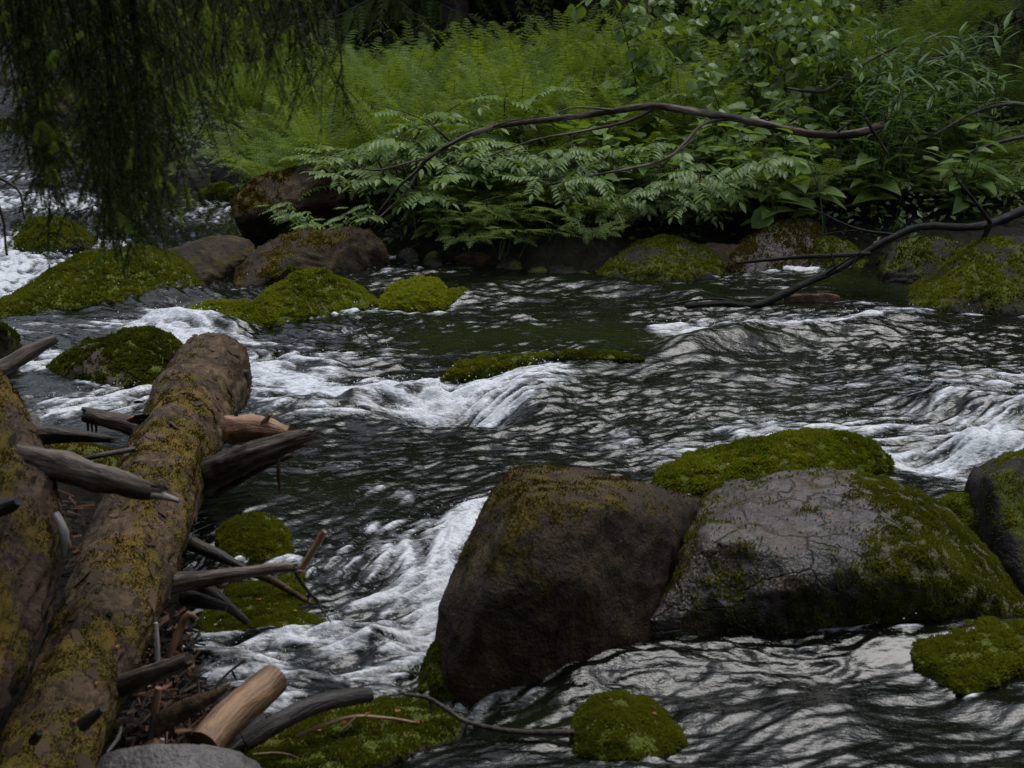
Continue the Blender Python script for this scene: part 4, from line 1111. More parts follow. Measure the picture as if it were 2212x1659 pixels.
def mossL2(V, up_, nz, q):
    return 0.44 + 0.22 * up_ + 0.70 * nz
left_log = log('rotten mossy log rising along the left edge over the main log', [(-260, 640, 4.9, 100), (-130, 820, 4.6, 118), (-40, 1010, 4.3, 132), (0, 1190, 4.05, 142), (-70, 1380, 3.75, 140), (-140, 1560, 3.5, 140), (-190, 1760, 3.3, 140)],
               'log_left', mossL2, seed=4.1, rough=0.15, tufts=20000, tl=0.0065, tm='moss_brown')
bark_flakes(left_log, 700)
part_wood(left_log, 'broken_branch', [(40, 985, 4.25, 30), (120, 1005, 4.2, 35), (200, 1028, 4.15, 31), (280, 1050, 4.1, 26), (325, 1062, 4.08, 20)], 'dead_wood', 'dark broken branch with a pale splintered tip', n=30, step=.008, rough=.24, nscale=16, splinter=.07)
part_wood(left_log, 'branch_tip', [(330, 1068, 4.06, 8), (360, 1074, 4.05, 8), (386, 1082, 4.04, 5)], 'pale_wood', n=10, rough=.15, splinter=.01)
part_wood(left_log, 'broken_branch', [(30, 950, 4.75, 24), (100, 940, 4.75, 22), (170, 942, 4.75, 15), (228, 948, 4.75, 8)], 'dark_wood', 'split dark branch stub', n=26, step=.008, rough=.32, splinter=.06)
part_wood(left_log, 'broken_branch', [(35, 932, 4.76, 10), (120, 930, 4.76, 8), (175, 934, 4.76, 3)], 'dead_wood', n=10, rough=.2, splinter=.03)
part_wood(left_log, 'knot', [(-10, 1100, 3.85, 24), (20, 1090, 3.82, 20), (40, 1082, 3.8, 10)], 'dark_wood', n=14, rough=.3)
part_wood(left_log, 'bark_flake', [(120, 1110, 4.02, 10), (140, 1150, 4.0, 11), (138, 1200, 4.0, 6)], 'pale_wood', n=10, rough=.35)
part_wood(left_log, 'bark_flake', [(85, 1260, 3.9, 12), (75, 1310, 3.86, 14), (50, 1380, 3.8, 9)], 'rust_wood', n=10, rough=.35)

stick('grey lichen-spotted broken branch end pointing up at the left edge', [(-120, 850, 6.5, 21), (0, 797, 6.7, 19), (60, 763, 6.8, 17), (118, 733, 6.9, 10)], 'dead_wood', 'broken_branch', 'branch', n=18, step=.012, rough=.18, splinter=.02)
stick('thin dark stick lying between the two logs', [(150, 1000, 5.0, 5), (210, 985, 5.0, 6), (290, 970, 5.1, 6)], 'dark_wood')
stick('dark root-like stick slanting down from the log to the moss hump', [(415, 1175, 4.9, 18), (470, 1200, 4.85, 14), (530, 1228, 4.8, 6)], 'dark_wood', rough=.2)
stick('upright reddish stick with peeling bark beside the white water', [(640, 1250, 4.55, 6), (660, 1215, 4.55, 7), (685, 1175, 4.55, 8), (700, 1148, 4.55, 7)], 'rust_wood', rough=.18, splinter=.01, n=12)
stick('black forked twig hanging from the tip of the straight stub', [(638, 1236, 4.5, 4), (660, 1270, 4.5, 4), (690, 1300, 4.48, 3)], 'dark_wood', 'twig', 'twig', twigs=[[(668, 1280, 4.5, 3), (664, 1300, 4.5, 1.5)], [(676, 1288, 4.49, 3), (715, 1345, 4.45, 1.5)]])
stick('bent orange-brown stick with a hooked top against the log', [(350, 1452, 3.9, 9), (372, 1400, 3.9, 9), (392, 1352, 3.92, 9), (408, 1326, 3.92, 8), (424, 1336, 3.92, 4)], 'rust_wood', rough=.14)
stick('slim bleached stick standing upright by the log', [(341, 1450, 3.85, 5), (340, 1400, 3.85, 5.5), (337, 1345, 3.86, 4)], 'pale_wood', rough=.14)
stick('short freshly snapped orange stick among the debris', [(330, 1560, 3.8, 8), (336, 1525, 3.8, 9), (342, 1486, 3.8, 8)], 'rust_wood', rough=.12)
stick('dark straight stick rising out of the debris under the orange stick', [(312, 1640, 3.75, 7), (325, 1590, 3.76, 8), (334, 1545, 3.78, 8)], 'dark_wood', rough=.15)
lg = wood('log_piece', [(440, 1612, 3.82, 42), (490, 1556, 3.92, 42), (540, 1512, 4.02, 41), (592, 1466, 4.12, 37)], 'cut_wood', n=36, step=.006, rough=.06, nscale=18)
tag(lg, 'short barkless orange log piece beside the white water', 'log')
wood('dark_stain', [(455, 1640, 3.83, 26), (520, 1590, 3.93, 25), (560, 1550, 4.0, 18)], 'dark_wood', lg, n=20, step=.01, rough=.2)
stick('mossy ragged root end lying across the orange log piece', [(340, 1568, 3.78, 22), (390, 1535, 3.78, 24), (440, 1512, 3.78, 16), (486, 1488, 3.78, 7)], 'log', 'root', 'root', rough=.35, n=18, step=.01, splinter=.03)
stick('dark wet branch resting across the mossy rock at the bottom', [(528, 1602, 3.86, 22), (590, 1566, 3.9, 22), (650, 1534, 3.96, 21), (720, 1512, 4.02, 21), (800, 1500, 4.08, 18)], 'dark_wood', 'fallen_branch', 'branch', rough=.16, n=20, step=.01)
stick('long thin dark twig running from the mossy rock into the water', [(872, 1500, 4.1, 5), (920, 1506, 4.1, 5), (965, 1532, 4.08, 6), (1010, 1560, 4.05, 6), (1110, 1580, 4.0, 7), (1240, 1582, 4.0, 8)], 'twig', 'twig', 'twig', twigs=[[(930, 1512, 4.1, 4), (932, 1545, 4.08, 2)], [(960, 1530, 4.09, 4), (1010, 1542, 4.09, 2)]], n=8)
stick('arched reddish twig on the mossy rock at the bottom', [(640, 1592, 3.95, 5), (690, 1570, 3.98, 5), (760, 1548, 4.02, 5), (840, 1552, 4.05, 4), (905, 1562, 4.06, 3)], 'rust_wood', 'twig', 'twig', twigs=[[(770, 1548, 4.02, 4), (735, 1580, 3.98, 2)]], n=8)
stick('fine twig with a knotted tip standing in front of the foam', [(455, 1510, 4.1, 3), (470, 1478, 4.12, 3), (497, 1450, 4.14, 3), (530, 1425, 4.15, 4)], 'twig', 'twig', 'twig', twigs=[[(500, 1448, 4.14, 3), (512, 1470, 4.14, 2)]], n=6)
stick('pale dry grass stem lying on the moss at the bottom', [(545, 1630, 3.8, 2.5), (590, 1626, 3.82, 2.5), (625, 1630, 3.83, 2), (648, 1640, 3.83, 1.5)], 'cut_wood', 'grass_stem', 'grass', n=5)
stick('dark stick leaning into the moss slab below the straight stub', [(400, 1235, 4.7, 16), (470, 1290, 4.7, 14), (535, 1345, 4.7, 7)], 'dark_wood', rough=.2)
stick('dark mossy stick lying behind the straight stub', [(500, 1225, 5.0, 8), (580, 1250, 5.0, 10), (640, 1285, 4.98, 7), (715, 1330, 4.9, 3)], 'log', rough=.3)
stick('small dark stub under the log above the moss slab', [(400, 1290, 4.55, 20), (440, 1300, 4.5, 17), (490, 1312, 4.48, 9)], 'dark_wood', rough=.2)
stick('moss-hung twig dropping to the water under the long grey stub', [(600, 985, 5.1, 4), (602, 1020, 5.1, 5), (604, 1062, 5.1, 3)], 'log', 'twig', 'twig', n=8, rough=.3)
stick('brown rotten stump end among the debris by the pale stone', [(290, 1660, 3.7, 20), (320, 1625, 3.7, 22), (342, 1605, 3.7, 14)], 'rust_wood', rough=.2, n=14)
stick('white sliver of wood between log and debris', [(232, 1625, 3.6, 3), (255, 1595, 3.62, 4), (262, 1570, 3.63, 2)], 'pale_wood', 'wood_sliver', 'stick', n=6)
stick('tiny bleached peg beside the brown stump end', [(345, 1622, 3.68, 6), (349, 1608, 3.68, 6), (351, 1596, 3.68, 5)], 'pale_wood', 'wood_sliver', 'stick', n=8)

bpy.context.view_layer.update()
dgr = bpy.context.evaluated_depsgraph_get()
for where, pl in LATER_LEAVES.items():
    for (a, b) in pl:
        hit, loc, nrm, _i, ob_, _m = S.ray_cast(dgr, Vector((0, 0, CAM_Z)), ray(a, b).normalized())
        if not hit or loc.y > 9:
            continue
        lm = MB()
        leaf_r = RNG.uniform(.006, .010)
        th = np.linspace(0, 2 * np.pi, 7)[:-1]
        V = np.stack([np.cos(th) * leaf_r * RNG.uniform(.8, 1.3, 6), np.sin(th) * leaf_r * .7, .003 * np.cos(2 * th) + .004], -1)
        lm.add(np.concatenate([V, [[0, 0, .007]]]), T=[(k, (k + 1) % 6, 6) for k in range(6)], a=RNG.uniform(.3, 1))
        lo = link('fallen_leaf', lm.mesh('fallen_leaf', [M['leaf_litter']]), None, loc + nrm * .004)
        lo.rotation_euler = nrm.to_track_quat('Z', 'Y').to_euler()
        tag(lo, 'tiny orange leaf lying on ' + where, 'leaf', 'orange leaves on ' + where)

# --- debris under the log: countless bits of bark and twig
mb = MB()
for k in range(1700):
    px, py = RNG.uniform(180, 480), RNG.uniform(1330, 1650)
    if px < 250 + (1650 - py) * 0.3:
        px += 120
    if k % 3 == 0:
        px, py = RNG.uniform(60, 400), RNG.uniform(1000, 1400)
    p = P(px, py, 0.05)
    p = np.array([p.x, p.y, gz(p.x, p.y) + RNG.uniform(0.0, 0.07)])
    d = RNG.normal(size=3); d[2] *= .35; d /= np.linalg.norm(d)
    L = RNG.uniform(.015, .09); s_ = np.cross(d, [0, 0, 1]); s_ /= np.linalg.norm(s_) + 1e-6
    wv = RNG.uniform(.002, .007)
    u_ = np.cross(s_, d)
    mb.add([p - d * L / 2 - s_ * wv, p - d * L / 2 + s_ * wv, p - d * L / 2 + u_ * wv * 1.5, p + d * L / 2 - s_ * wv * .5, p + d * L / 2 + s_ * wv * .5, p + d * L / 2 + u_ * wv],
           T=[(0, 2, 1), (3, 4, 5)], Q=[(0, 1, 4, 3), (1, 2, 5, 4), (2, 0, 3, 5)], m=int(RNG.choice([0, 0, 1, 2])))
kind(link('debris', mb.mesh('debris', [M['dark_wood'], M['dead_wood'], M['rust_wood']])), 'stuff')

# ------------------------------------------------------------------ fallen branches on the far bank
wet = wood('fallen_branch', [(2420, 395, 10.2, 11.4), (2300, 428, 10.15, 10.4), (2212, 455, 10.1, 9.5), (2150, 480, 10.05, 9.0), (2090, 491, 10.0, 8.1), (1990, 490, 9.9, 7.5), (1930, 512, 9.8, 7.1), (1870, 545, 9.75, 7.1), (1810, 580, 9.65, 8.1), (1740, 612, 9.55, 7.5), (1690, 636, 9.5, 8.6), (1630, 660, 9.42, 7.2), (1560, 655, 9.4, 5.8), (1480, 662, 9.36, 6.5)], 'black_wood', n=18, step=.02, rough=.26, nscale=18)
tag(wet, 'black wet fallen branch sloping from the right bank into the river', 'branch')
for tw in ([(1880, 548, 9.72, 4.7), (1800, 552, 9.7, 5.2), (1720, 556, 9.68, 4.6), (1590, 568, 9.66, 2.9)], [(1935, 508, 9.8, 3.8), (1860, 497, 9.85, 2.8), (1810, 478, 9.88, 2.3), (1770, 458, 9.9, 1.7), (1725, 452, 9.9, 1.2)],
           [(2140, 482, 10.0, 4.7), (2110, 440, 9.98, 4.3), (2085, 410, 9.95, 3.3), (2065, 384, 9.95, 1.9)], [(1860, 497, 9.85, 1.9), (1800, 503, 9.85, 1.7), (1750, 515, 9.85, 1.2)], [(1780, 595, 9.6, 2.9), (1820, 568, 9.55, 2.3), (1860, 545, 9.5, 1.0)],
           [(1740, 610, 9.55, 2.9), (1700, 640, 9.5, 2.9), (1640, 645, 9.5, 2.2)], [(1600, 658, 9.42, 2.9), (1540, 645, 9.42, 2.2), (1430, 660, 9.4, 1.4)], [(2140, 484, 10.0, 5.7), (2120, 520, 10.0, 4.3), (2095, 545, 10.0, 2.4)], [(1850, 552, 9.7, 2.3), (1840, 580, 9.65, 1.4)], [(1805, 582, 9.6, 3.4), (1795, 545, 9.6, 1.7)]):
    wood('side_branch', tw, 'black_wood', wet, n=9, step=.02, rough=.12)
arch = wood('fallen_branch', [(815, 462, 10.80, 1.7), (860, 405, 10.85, 2.8), (900, 370, 10.90, 3.9), (930, 338, 10.90, 4.5), (1000, 297, 10.95, 5.0), (1060, 276, 11.00, 5.6), (1120, 266, 11.05, 5.6), (1240, 252, 11.10, 6.2), (1330, 239, 11.10, 6.7), (1410, 229, 11.10, 7.8), (1480, 238, 11.10, 7.8), (1560, 250, 11.10, 7.8), (1640, 266, 11.10, 7.8), (1730, 286, 11.10, 8.4), (1800, 292, 11.10, 9.0), (1860, 286, 11.10, 8.4), (1905, 270, 11.20, 7.8)], 'birch', n=16, step=.015, rough=.24, nscale=20)
tag(arch, 'long grey bare branch arching over the ferns on the far bank', 'branch')
for tw in ([(1410, 236, 11.10, 4.5), (1350, 264, 11.00, 3.4), (1250, 285, 10.90, 2.8), (1150, 304, 10.85, 2.2), (1050, 340, 10.80, 1.1)], [(1580, 256, 11.10, 4.5), (1520, 268, 11.05, 3.9), (1480, 308, 11.00, 3.4), (1440, 342, 10.95, 3.4), (1370, 362, 10.90, 2.8), (1250, 385, 10.85, 2.2), (1100, 420, 10.80, 1.7), (1000, 446, 10.75, 1.1)],
           [(900, 372, 10.90, 2.8), (880, 410, 10.88, 2.8), (850, 442, 10.85, 2.2), (800, 486, 10.80, 1.1)], [(935, 338, 10.90, 2.8), (880, 352, 10.88, 2.2), (810, 368, 10.85, 1.7), (750, 352, 10.80, 1.1)], [(1060, 276, 11.00, 2.2), (1100, 262, 10.95, 1.7), (1130, 258, 10.95, 1.1)],
           [(1350, 240, 11.10, 2.2), (1250, 232, 11.05, 2.2), (1200, 245, 11.00, 1.1)], [(1300, 258, 11.00, 1.7), (1200, 320, 10.90, 1.1)], [(1800, 292, 11.10, 3.4), (1840, 260, 11.05, 1.7)], [(1870, 255, 11.00, 3.9), (1890, 290, 11.00, 3.4), (1920, 335, 11.00, 2.2)]):
    wood('side_branch', tw, 'birch', arch, n=8, step=.02, rough=.1)
for lb, pts in (('thin silvery bare branch above the broad leaves, right of the arching branch', [(1950, 95, 12.2, 2.0), (1880, 130, 12.2, 2.6), (1820, 170, 12.2, 3.3), (1775, 198, 12.2, 4.0), (1700, 190, 12.1, 2.0)]),
                ('dark bent branch climbing out of the leaves at the upper right edge', [(2260, 235, 11.6, 4.6), (2180, 225, 11.6, 4.0), (2100, 245, 11.6, 3.3), (2020, 290, 11.5, 3.3), (1960, 320, 11.5, 2.6), (1900, 360, 11.4, 2.0)]),
                ('dark twig at the upper right edge below the dark bent branch', [(2240, 290, 11.3, 4.6), (2150, 310, 11.3, 4.0), (2050, 345, 11.3, 2.6), (1960, 380, 11.3, 1.3)]),
                ('thin dark stem leaning at the top edge above the ferns', [(1400, -60, 16, 3.3), (1395, 20, 15.9, 4.6), (1388, 55, 15.8, 4.0)]),
                ('long brown twig crossing the lower leaves toward the water', [(1500, 300, 11.4, 2.0), (1440, 350, 11.3, 2.6), (1380, 410, 11.2, 2.6), (1310, 440, 11.1, 2.0)])):
    o = wood('thin_branch', pts, 'birch' if 'silvery' in lb else 'twig', n=8, step=.03, rough=.1)
    tag(o, lb, 'branch')
stem_i = 0
for (a, b, c, d) in ((860, 420, 826, 369.6), (878, 425, 850, 353.1), (895, 430, 900, 339.9), (915, 440, 868, 356.4), (1180, 500, 1130, 379.5), (1290, 485, 1105, 382.8), (1230, 500, 1160, 389.4), (1330, 470, 1260, 369.6), (845, 425, 815, 343.2), (1345, 500, 1290, 372.9)):
    o = wood('bare_stem', [(a, b, 11.3, 2.5), ((a + c) / 2 + RNG.uniform(-6, 6), (b + d) / 2, 11.1, 3), (c, d, 10.95, 2)], 'twig', n=6, step=.04, rough=.1)
    tag(o, 'thin bare brown stem dangling under the leafy bank above the water', 'stem', 'bare stems hanging under the far bank')
for lb, pts in (('thin bare twig dipping in front of the foam at the far left', [(-40, 370, 5.0, 4), (20, 395, 5.0, 3), (45, 420, 5.0, 2.5), (50, 460, 5.0, 2), (60, 490, 5.0, 1.5)]),
                ('bare twig hanging straight down at the left edge', [(-5, 440, 5.0, 4), (8, 480, 5.0, 3), (12, 530, 5.0, 2.5), (15, 552, 5.0, 3)])):
    o = wood('thin_branch', pts, 'twig', n=6, step=.02, rough=.1)
    tag(o, lb, 'twig')

# ------------------------------------------------------------------ leaves and ferns
def unit(v):
    v = np.asarray(v, dtype=float)
    return v / (np.linalg.norm(v) + 1e-12)

def pinna(mb, p, d, nrm, L, w, teeth, a, droop=0.15, m=0):
    """a toothed leaflet: midrib with a row of small teeth on either side"""
    s_ = np.cross(nrm, d)
    t = np.linspace(0, 1, teeth + 1)
    C = p + d * (L * t)[:, None] - np.array([0, 0, 1]) * (droop * L * t ** 2)[:, None]
    wd = w * np.sin(np.pi * np.clip(t * 0.93 + 0.07, 0, 1)) ** 0.6 * (1 - 0.55 * t)
    mid = (C[:-1] + C[1:]) / 2 + d * (L / teeth * 0.35)
    wm = (wd[:-1] + wd[1:]) / 2
    lift = nrm * (0.12 * wm)[:, None]
    Lf, Rt = mid + s_ * wm[:, None] + lift, mid - s_ * wm[:, None] + lift
    n = teeth
    V = np.concatenate([C, Lf, Rt])
    k = np.arange(n)
    T = np.concatenate([np.stack([k, k + 1, n + 1 + k], -1), np.stack([k + 1, k, 2 * n + 1 + k], -1)])
    mb.add(V, T=T, a=a, m=m)

def frond(mb, p, az, L, el0, el1, width, npair, teeth=6, curl=0.0, a0=0.5, wide_at=0.35, bare=0.12):
    t = np.linspace(0, 1, npair + 1)
    el = el0 + (el1 - el0) * t ** 1.4 - curl * np.clip(t - 0.85, 0, 1) / 0.15
    ds = L / npair
    h = np.array([math.cos(az), math.sin(az), 0])
    D = h[None] * np.cos(el)[:, None] + np.array([0, 0, 1.0])[None] * np.sin(el)[:, None]
    C = p + np.cumsum(D * ds, axis=0)
    side = np.array([-math.sin(az), math.cos(az), 0])
    # rachis
    r = 0.0035 * (1 - 0.8 * t)
    V = np.concatenate([C + side * r[:, None], C - side * r[:, None]])
    k = np.arange(npair)
    n1 = npair + 1
    mb.add(V, Q=np.stack([k, k + 1, n1 + k + 1, n1 + k], -1), a=0.2, m=1)
    for i in range(npair):
        if t[i] < bare:
            continue
        u = (t[i] - bare) / (1 - bare)
        wl = width * (min(1, (u / wide_at)) ** 0.7 if u < wide_at else (1 - (u - wide_at) / (1 - wide_at)) ** 0.8)
        if wl < 0.006:
            continue
        nrm = unit(np.cross(D[i], side)); nrm = nrm if nrm[2] > 0 else -nrm
        for sg in (1, -1):
            d = unit(side * sg + D[i] * RNG.uniform(.25, .5) + nrm * RNG.uniform(-.12, .18))
            pinna(mb, C[i], d, nrm, wl * RNG.uniform(.88, 1.08), max(wl * 0.14, ds * .50), teeth if wl > .03 else 3, np.clip(a0 + RNG.normal() * .12, 0, 1), droop=RNG.uniform(.05, .35))

def fern_mesh(name, nf, L, width, el0, el1, npair, mats, curl=0.0, teeth=6, spread=(0, 2 * np.pi), stalk=0.0):
    mb = MB()
    for k in range(nf):
        az = spread[0] + (spread[1] - spread[0]) * (k + RNG.uniform(-.35, .35)) / nf
        p = np.array([math.cos(az), math.sin(az), 0]) * RNG.uniform(.01, .05)
        frond(mb, p, az, L * RNG.uniform(.72, 1.12), el0 + RNG.uniform(-.14, .14), el1 + RNG.uniform(-.3, .25), width * RNG.uniform(.85, 1.15), npair, teeth, curl * RNG.uniform(.5, 1.4), RNG.uniform(.3, .75), bare=0.10 + stalk)
    return mb.mesh(name, mats)

def oak_fern_mesh(name, nst):
    """three-part airy fronds held flat on thin stalks"""
    mb = MB()
    for k in range(nst):
        az = RNG.uniform(0, 2 * np.pi)
        base = np.array([RNG.normal() * .07, RNG.normal() * .07, 0])
        h = RNG.uniform(.10, .26)
        top = base + np.array([math.cos(az), math.sin(az), 0]) * h * .5 + np.array([0, 0, h])
        s_ = np.array([-math.sin(az), math.cos(az), 0]) * .0018
        mb.add([base - s_, base + s_, top + s_, top - s_], Q=[(0, 1, 2, 3)], a=.2, m=1)
        a0 = RNG.uniform(.35, .8)
        for da, l in ((0, .17), (1.15, .13), (-1.15, .13)):
            frond(mb, top, az + da, l * RNG.uniform(.85, 1.2), RNG.uniform(0, .3), RNG.uniform(-.5, -.15), .06, 11, 5, 0, a0, .15, .08)
    return mb.mesh(name, [M['fern_low'], M['stalk']])

def leaf_blade(mb, p, d, nrm, L, w, a, kind_='lens', m=0):
    """one leaf folded along the midrib"""
    d = unit(d); s_ = unit(np.cross(nrm, d)); nrm = np.cross(d, s_)
    prof = {'lens': ((0, .05), (.22, .75), (.5, 1), (.78, .6), (1, 0)), 'round': ((0, .25), (.2, .95), (.5, 1), (.8, .62), (1, 0)),
            'tri': ((0, .35), (.08, .95), (.18, 1.0), (.45, .72), (.75, .38), (1, 0)), 'narrow': ((0, .1), (.25, 1), (.55, .85), (.8, .5), (1, 0))}[kind_]
    n = len(prof)
    t = np.array([q[0] for q in prof]); ww = np.array([q[1] for q in prof]) * w
    bend = -0.22 * L * t ** 2
    C = p + d * (L * t)[:, None] + nrm * bend[:, None]
    lf = 0.22
    Lf = C + s_ * ww[:, None] + nrm * (lf * ww)[:, None]
    Rt = C - s_ * ww[:, None] + nrm * (lf * ww)[:, None]
    if kind_ == 'tri':
        Lf[0] -= d * L * .12; Rt[0] -= d * L * .12; Lf[1] -= d * L * .13; Rt[1] -= d * L * .13
    V = np.concatenate([C, Lf, Rt])
    k = np.arange(n - 1)
    Q = np.concatenate([np.stack([k, k + 1, n + k + 1, n + k], -1), np.stack([k + 1, k, 2 * n + k, 2 * n + k + 1], -1)])
    mb.add(V, Q=Q, a=a, m=m)

def stem_tube(mb, pts, rad, m=0, n=5, step=.04):
    V, Q, T, C = tube(pts, rad, n, step)
    mb.add(V, T=T, Q=Q, a=.5, m=m)
    return C

def rowan_parts(seed):
    """arching sapling with feathered leaves; leans towards -Y (the river)"""
    st, lv = MB(), MB()
    for b in range(3):
        az = -np.pi / 2 + RNG.uniform(-.9, .9)
        L = RNG.uniform(.5, .95)
        h = np.array([math.cos(az), math.sin(az), 0])
        e0 = RNG.uniform(.65, 1.2)
        pts = [np.zeros(3)]
        for k in range(4):
            e = e0 - k * .30
            pts.append(pts[-1] + (h * math.cos(e) + np.array([0, 0, math.sin(e)])) * L / 4)
        C = stem_tube(st, pts, [.007, .006, .005, .004, .002])
        nl = 7
        for k in range(nl):
            i = int(len(C) * (.25 + .74 * k / (nl - 1))) - 1
            p = C[i]
            a2 = az + (1 if k % 2 else -1) * RNG.uniform(.35, 1.3)
            rl = RNG.uniform(.20, .30)
            d = unit([math.cos(a2), math.sin(a2), RNG.uniform(-.15, .35)])
            npr = 6
            a0 = RNG.uniform(.25, .8)
            for q in range(npr + 1):
                t = .25 + .75 * q / npr
                pp = p + d * rl * t - np.array([0, 0, 1]) * (.25 * rl * t * t)
                sd = unit(np.cross([0, 0, 1], d))
                nn = unit(np.array([0, 0, 1]) + RNG.normal(size=3) * .15)
                if q == npr:
                    leaf_blade(lv, pp, d + np.array([0, 0, -.4]), nn, .085, .017, a0, 'lens')
                else:
                    for sg in (1, -1):
                        leaf_blade(lv, pp, sd * sg + d * .45 + np.array([0, 0, -.25]), nn, RNG.uniform(.065, .09), .0165, np.clip(a0 + RNG.normal() * .1, 0, 1), 'lens')
            e1 = p + d * rl - np.array([0, 0, .25 * rl])
            if a0 > .45:
                for q in range(9):
                    c_ = p + d * rl * RNG.uniform(.3, 1) + sd * RNG.normal() * .035 + np.array([0, 0, -.25 * rl * .4 + .008])
                    rr = RNG.uniform(.0014, .0032)
                    lv.add(c_ + rr * np.array([[1, 0, 0], [-1, 0, 0], [0, 1, 0], [0, -1, 0], [0, 0, 1], [0, 0, -1]]), T=[(0, 2, 4), (2, 1, 4), (1, 3, 4), (3, 0, 4), (2, 0, 5), (1, 2, 5), (3, 1, 5), (0, 3, 5)], a=1, m=1)  # dew drops on the leaves, their glint painted in as white colour
            lv.add([p + sd * .001, p - sd * .001, e1], T=[(0, 1, 2)], a=.2)
    return st.mesh('stem', [M['twig']], True), lv.mesh('foliage', [M['rowan'], dm.m])

def aspen_parts(seed):
    st, lv = MB(), MB()
    H = RNG.uniform(.75, 1.15)
    lean = RNG.normal(size=2) * .12
    pts = [np.array([lean[0] * t * t, lean[1] * t * t, H * t]) for t in (0, .35, .7, 1)]
    C = stem_tube(st, pts, [.008, .006, .004, .002])
    for b in range(12):
        i = int(len(C) * (.18 + .8 * b / 12))
        az = RNG.uniform(0, 2 * np.pi)
        L = RNG.uniform(.2, .45) * (1 - .4 * b / 12)
        h = np.array([math.cos(az), math.sin(az), RNG.uniform(.0, .6)])
        bp = [C[i], C[i] + h * L * .5, C[i] + h * L + np.array([0, 0, -.04])]
        B = stem_tube(st, bp, [.003, .0025, .001], n=4)
        for k in range(8):
            p = B[min(len(B) - 1, int(len(B) * (k + 1) / 8))]
            d = np.array([RNG.normal(), RNG.normal(), -.5])
            p2 = p + unit(d) * .02
            leaf_blade(lv, p2, d, unit([RNG.normal() * .6, RNG.normal() * .6 - .25, 1]), RNG.uniform(.075, .115), RNG.uniform(.034, .047), RNG.uniform(.15, .9), 'round')
    return st.mesh('stem', [M['twig']], True), lv.mesh('foliage', [M['aspen']])

def broad_parts(seed):
    st, lv = MB(), MB()
    for s0 in range(2):
        H = RNG.uniform(.28, .55)
        lean = RNG.normal(size=2) * .1 + np.array([0, -.08])
        b0 = RNG.normal(size=3) * np.array([.04, .04, 0])
        C = stem_tube(st, [b0, b0 + [lean[0] * .4, lean[1] * .4, H * .55], b0 + [lean[0], lean[1], H]], [.005, .004, .002])
        for k in range(6):
            i = min(len(C) - 1, int(len(C) * (.3 + .7 * k / 5)))
            az = k * 2.4 + RNG.uniform(-.5, .5)
            d = np.array([math.cos(az), math.sin(az), RNG.uniform(-.25, .35)])
            p2 = C[i] + unit(d + np.array([0, 0, .3])) * RNG.uniform(.03, .08)
            stem_tube(st, [C[i], p2], [.0025, .002], n=4)
            Lf = RNG.uniform(.10, .20) * (1.1 - .35 * k / 5)
            leaf_blade(lv, p2, d, unit([RNG.normal() * .3, RNG.normal() * .3 - .2, 1]), Lf, Lf * RNG.uniform(.34, .46), RNG.uniform(.2, .85), 'tri')
    return st.mesh('stem', [M['stalk']], True), lv.mesh('foliage', [M['broad']])

def narrow_parts(seed):
    st, lv = MB(), MB()
    for s0 in range(3):
        H = RNG.uniform(.6, 1.0)
        b0 = RNG.normal(size=3) * np.array([.07, .07, 0]); lean = RNG.normal(size=2) * .12
        C = stem_tube(st, [b0, b0 + [lean[0] * .4, lean[1] * .4, H * .5], b0 + [lean[0], lean[1], H]], [.005, .004, .002])
        for k in range(20):
            i = min(len(C) - 1, int(len(C) * (.2 + .8 * k / 19)))
            az = k * 2.4
            d = np.array([math.cos(az), math.sin(az), RNG.uniform(.0, .9)])
            leaf_blade(lv, C[i], d, np.array([0, 0, 1.0]), RNG.uniform(.13, .24), .015, RNG.uniform(.2, .9), 'narrow')
    return st.mesh('stem', [M['stalk']], True), lv.mesh('foliage', [M['narrow']])

fern_tall = [fern_mesh('tall_fern', 8, .88, .13, 1.38, .55, 30, [M['fern'], M['stalk']], curl=1.6) for _ in range(5)]
fern_arch = [fern_mesh('arching_fern', 8, .62, .13, 1.05, -.35, 26, [M['fern'], M['stalk']]) for _ in range(4)]
oak = [oak_fern_mesh('low_fern', 9) for _ in range(4)]
rowans = [rowan_parts(k) for k in range(5)]
aspens = [aspen_parts(k) for k in range(4)]
broads = [broad_parts(k) for k in range(5)]
narrows = [narrow_parts(k) for k in range(3)]

def spot(px0, px1, Y0, Y1, margin=.06):
    for _ in range(60):
        px, Y = RNG.uniform(px0, px1), RNG.uniform(Y0, Y1)
        x_ = (px - 1106) / FPX * Y * 1.03
        z_ = gz(x_, Y)
        if z_ > margin:
            return x_, Y, z_
    return None

def plant_one(name, variants, count, box, label, cat, group, sc=(.85, 1.2), tilt=.12, parts=None, rot=None, margin=.06):
    for k in range(count):
        s_ = spot(*box, margin)
        if s_ is None:
            continue
        v = variants[k % len(variants)]
        if parts is None:
            o = link(name, v, None, s_)
        else:
            o = empty(name, s_)
            for pn, me in zip(parts, v):
                link(pn, me, o)
        o.rotation_euler = (RNG.normal() * tilt, RNG.normal() * tilt, RNG.uniform(0, 6.283) if rot is None else RNG.normal() * rot)
        q = RNG.uniform(*sc)
        o.scale = (q, q, q * RNG.uniform(.92, 1.1))
        tag(o, label, cat, group)

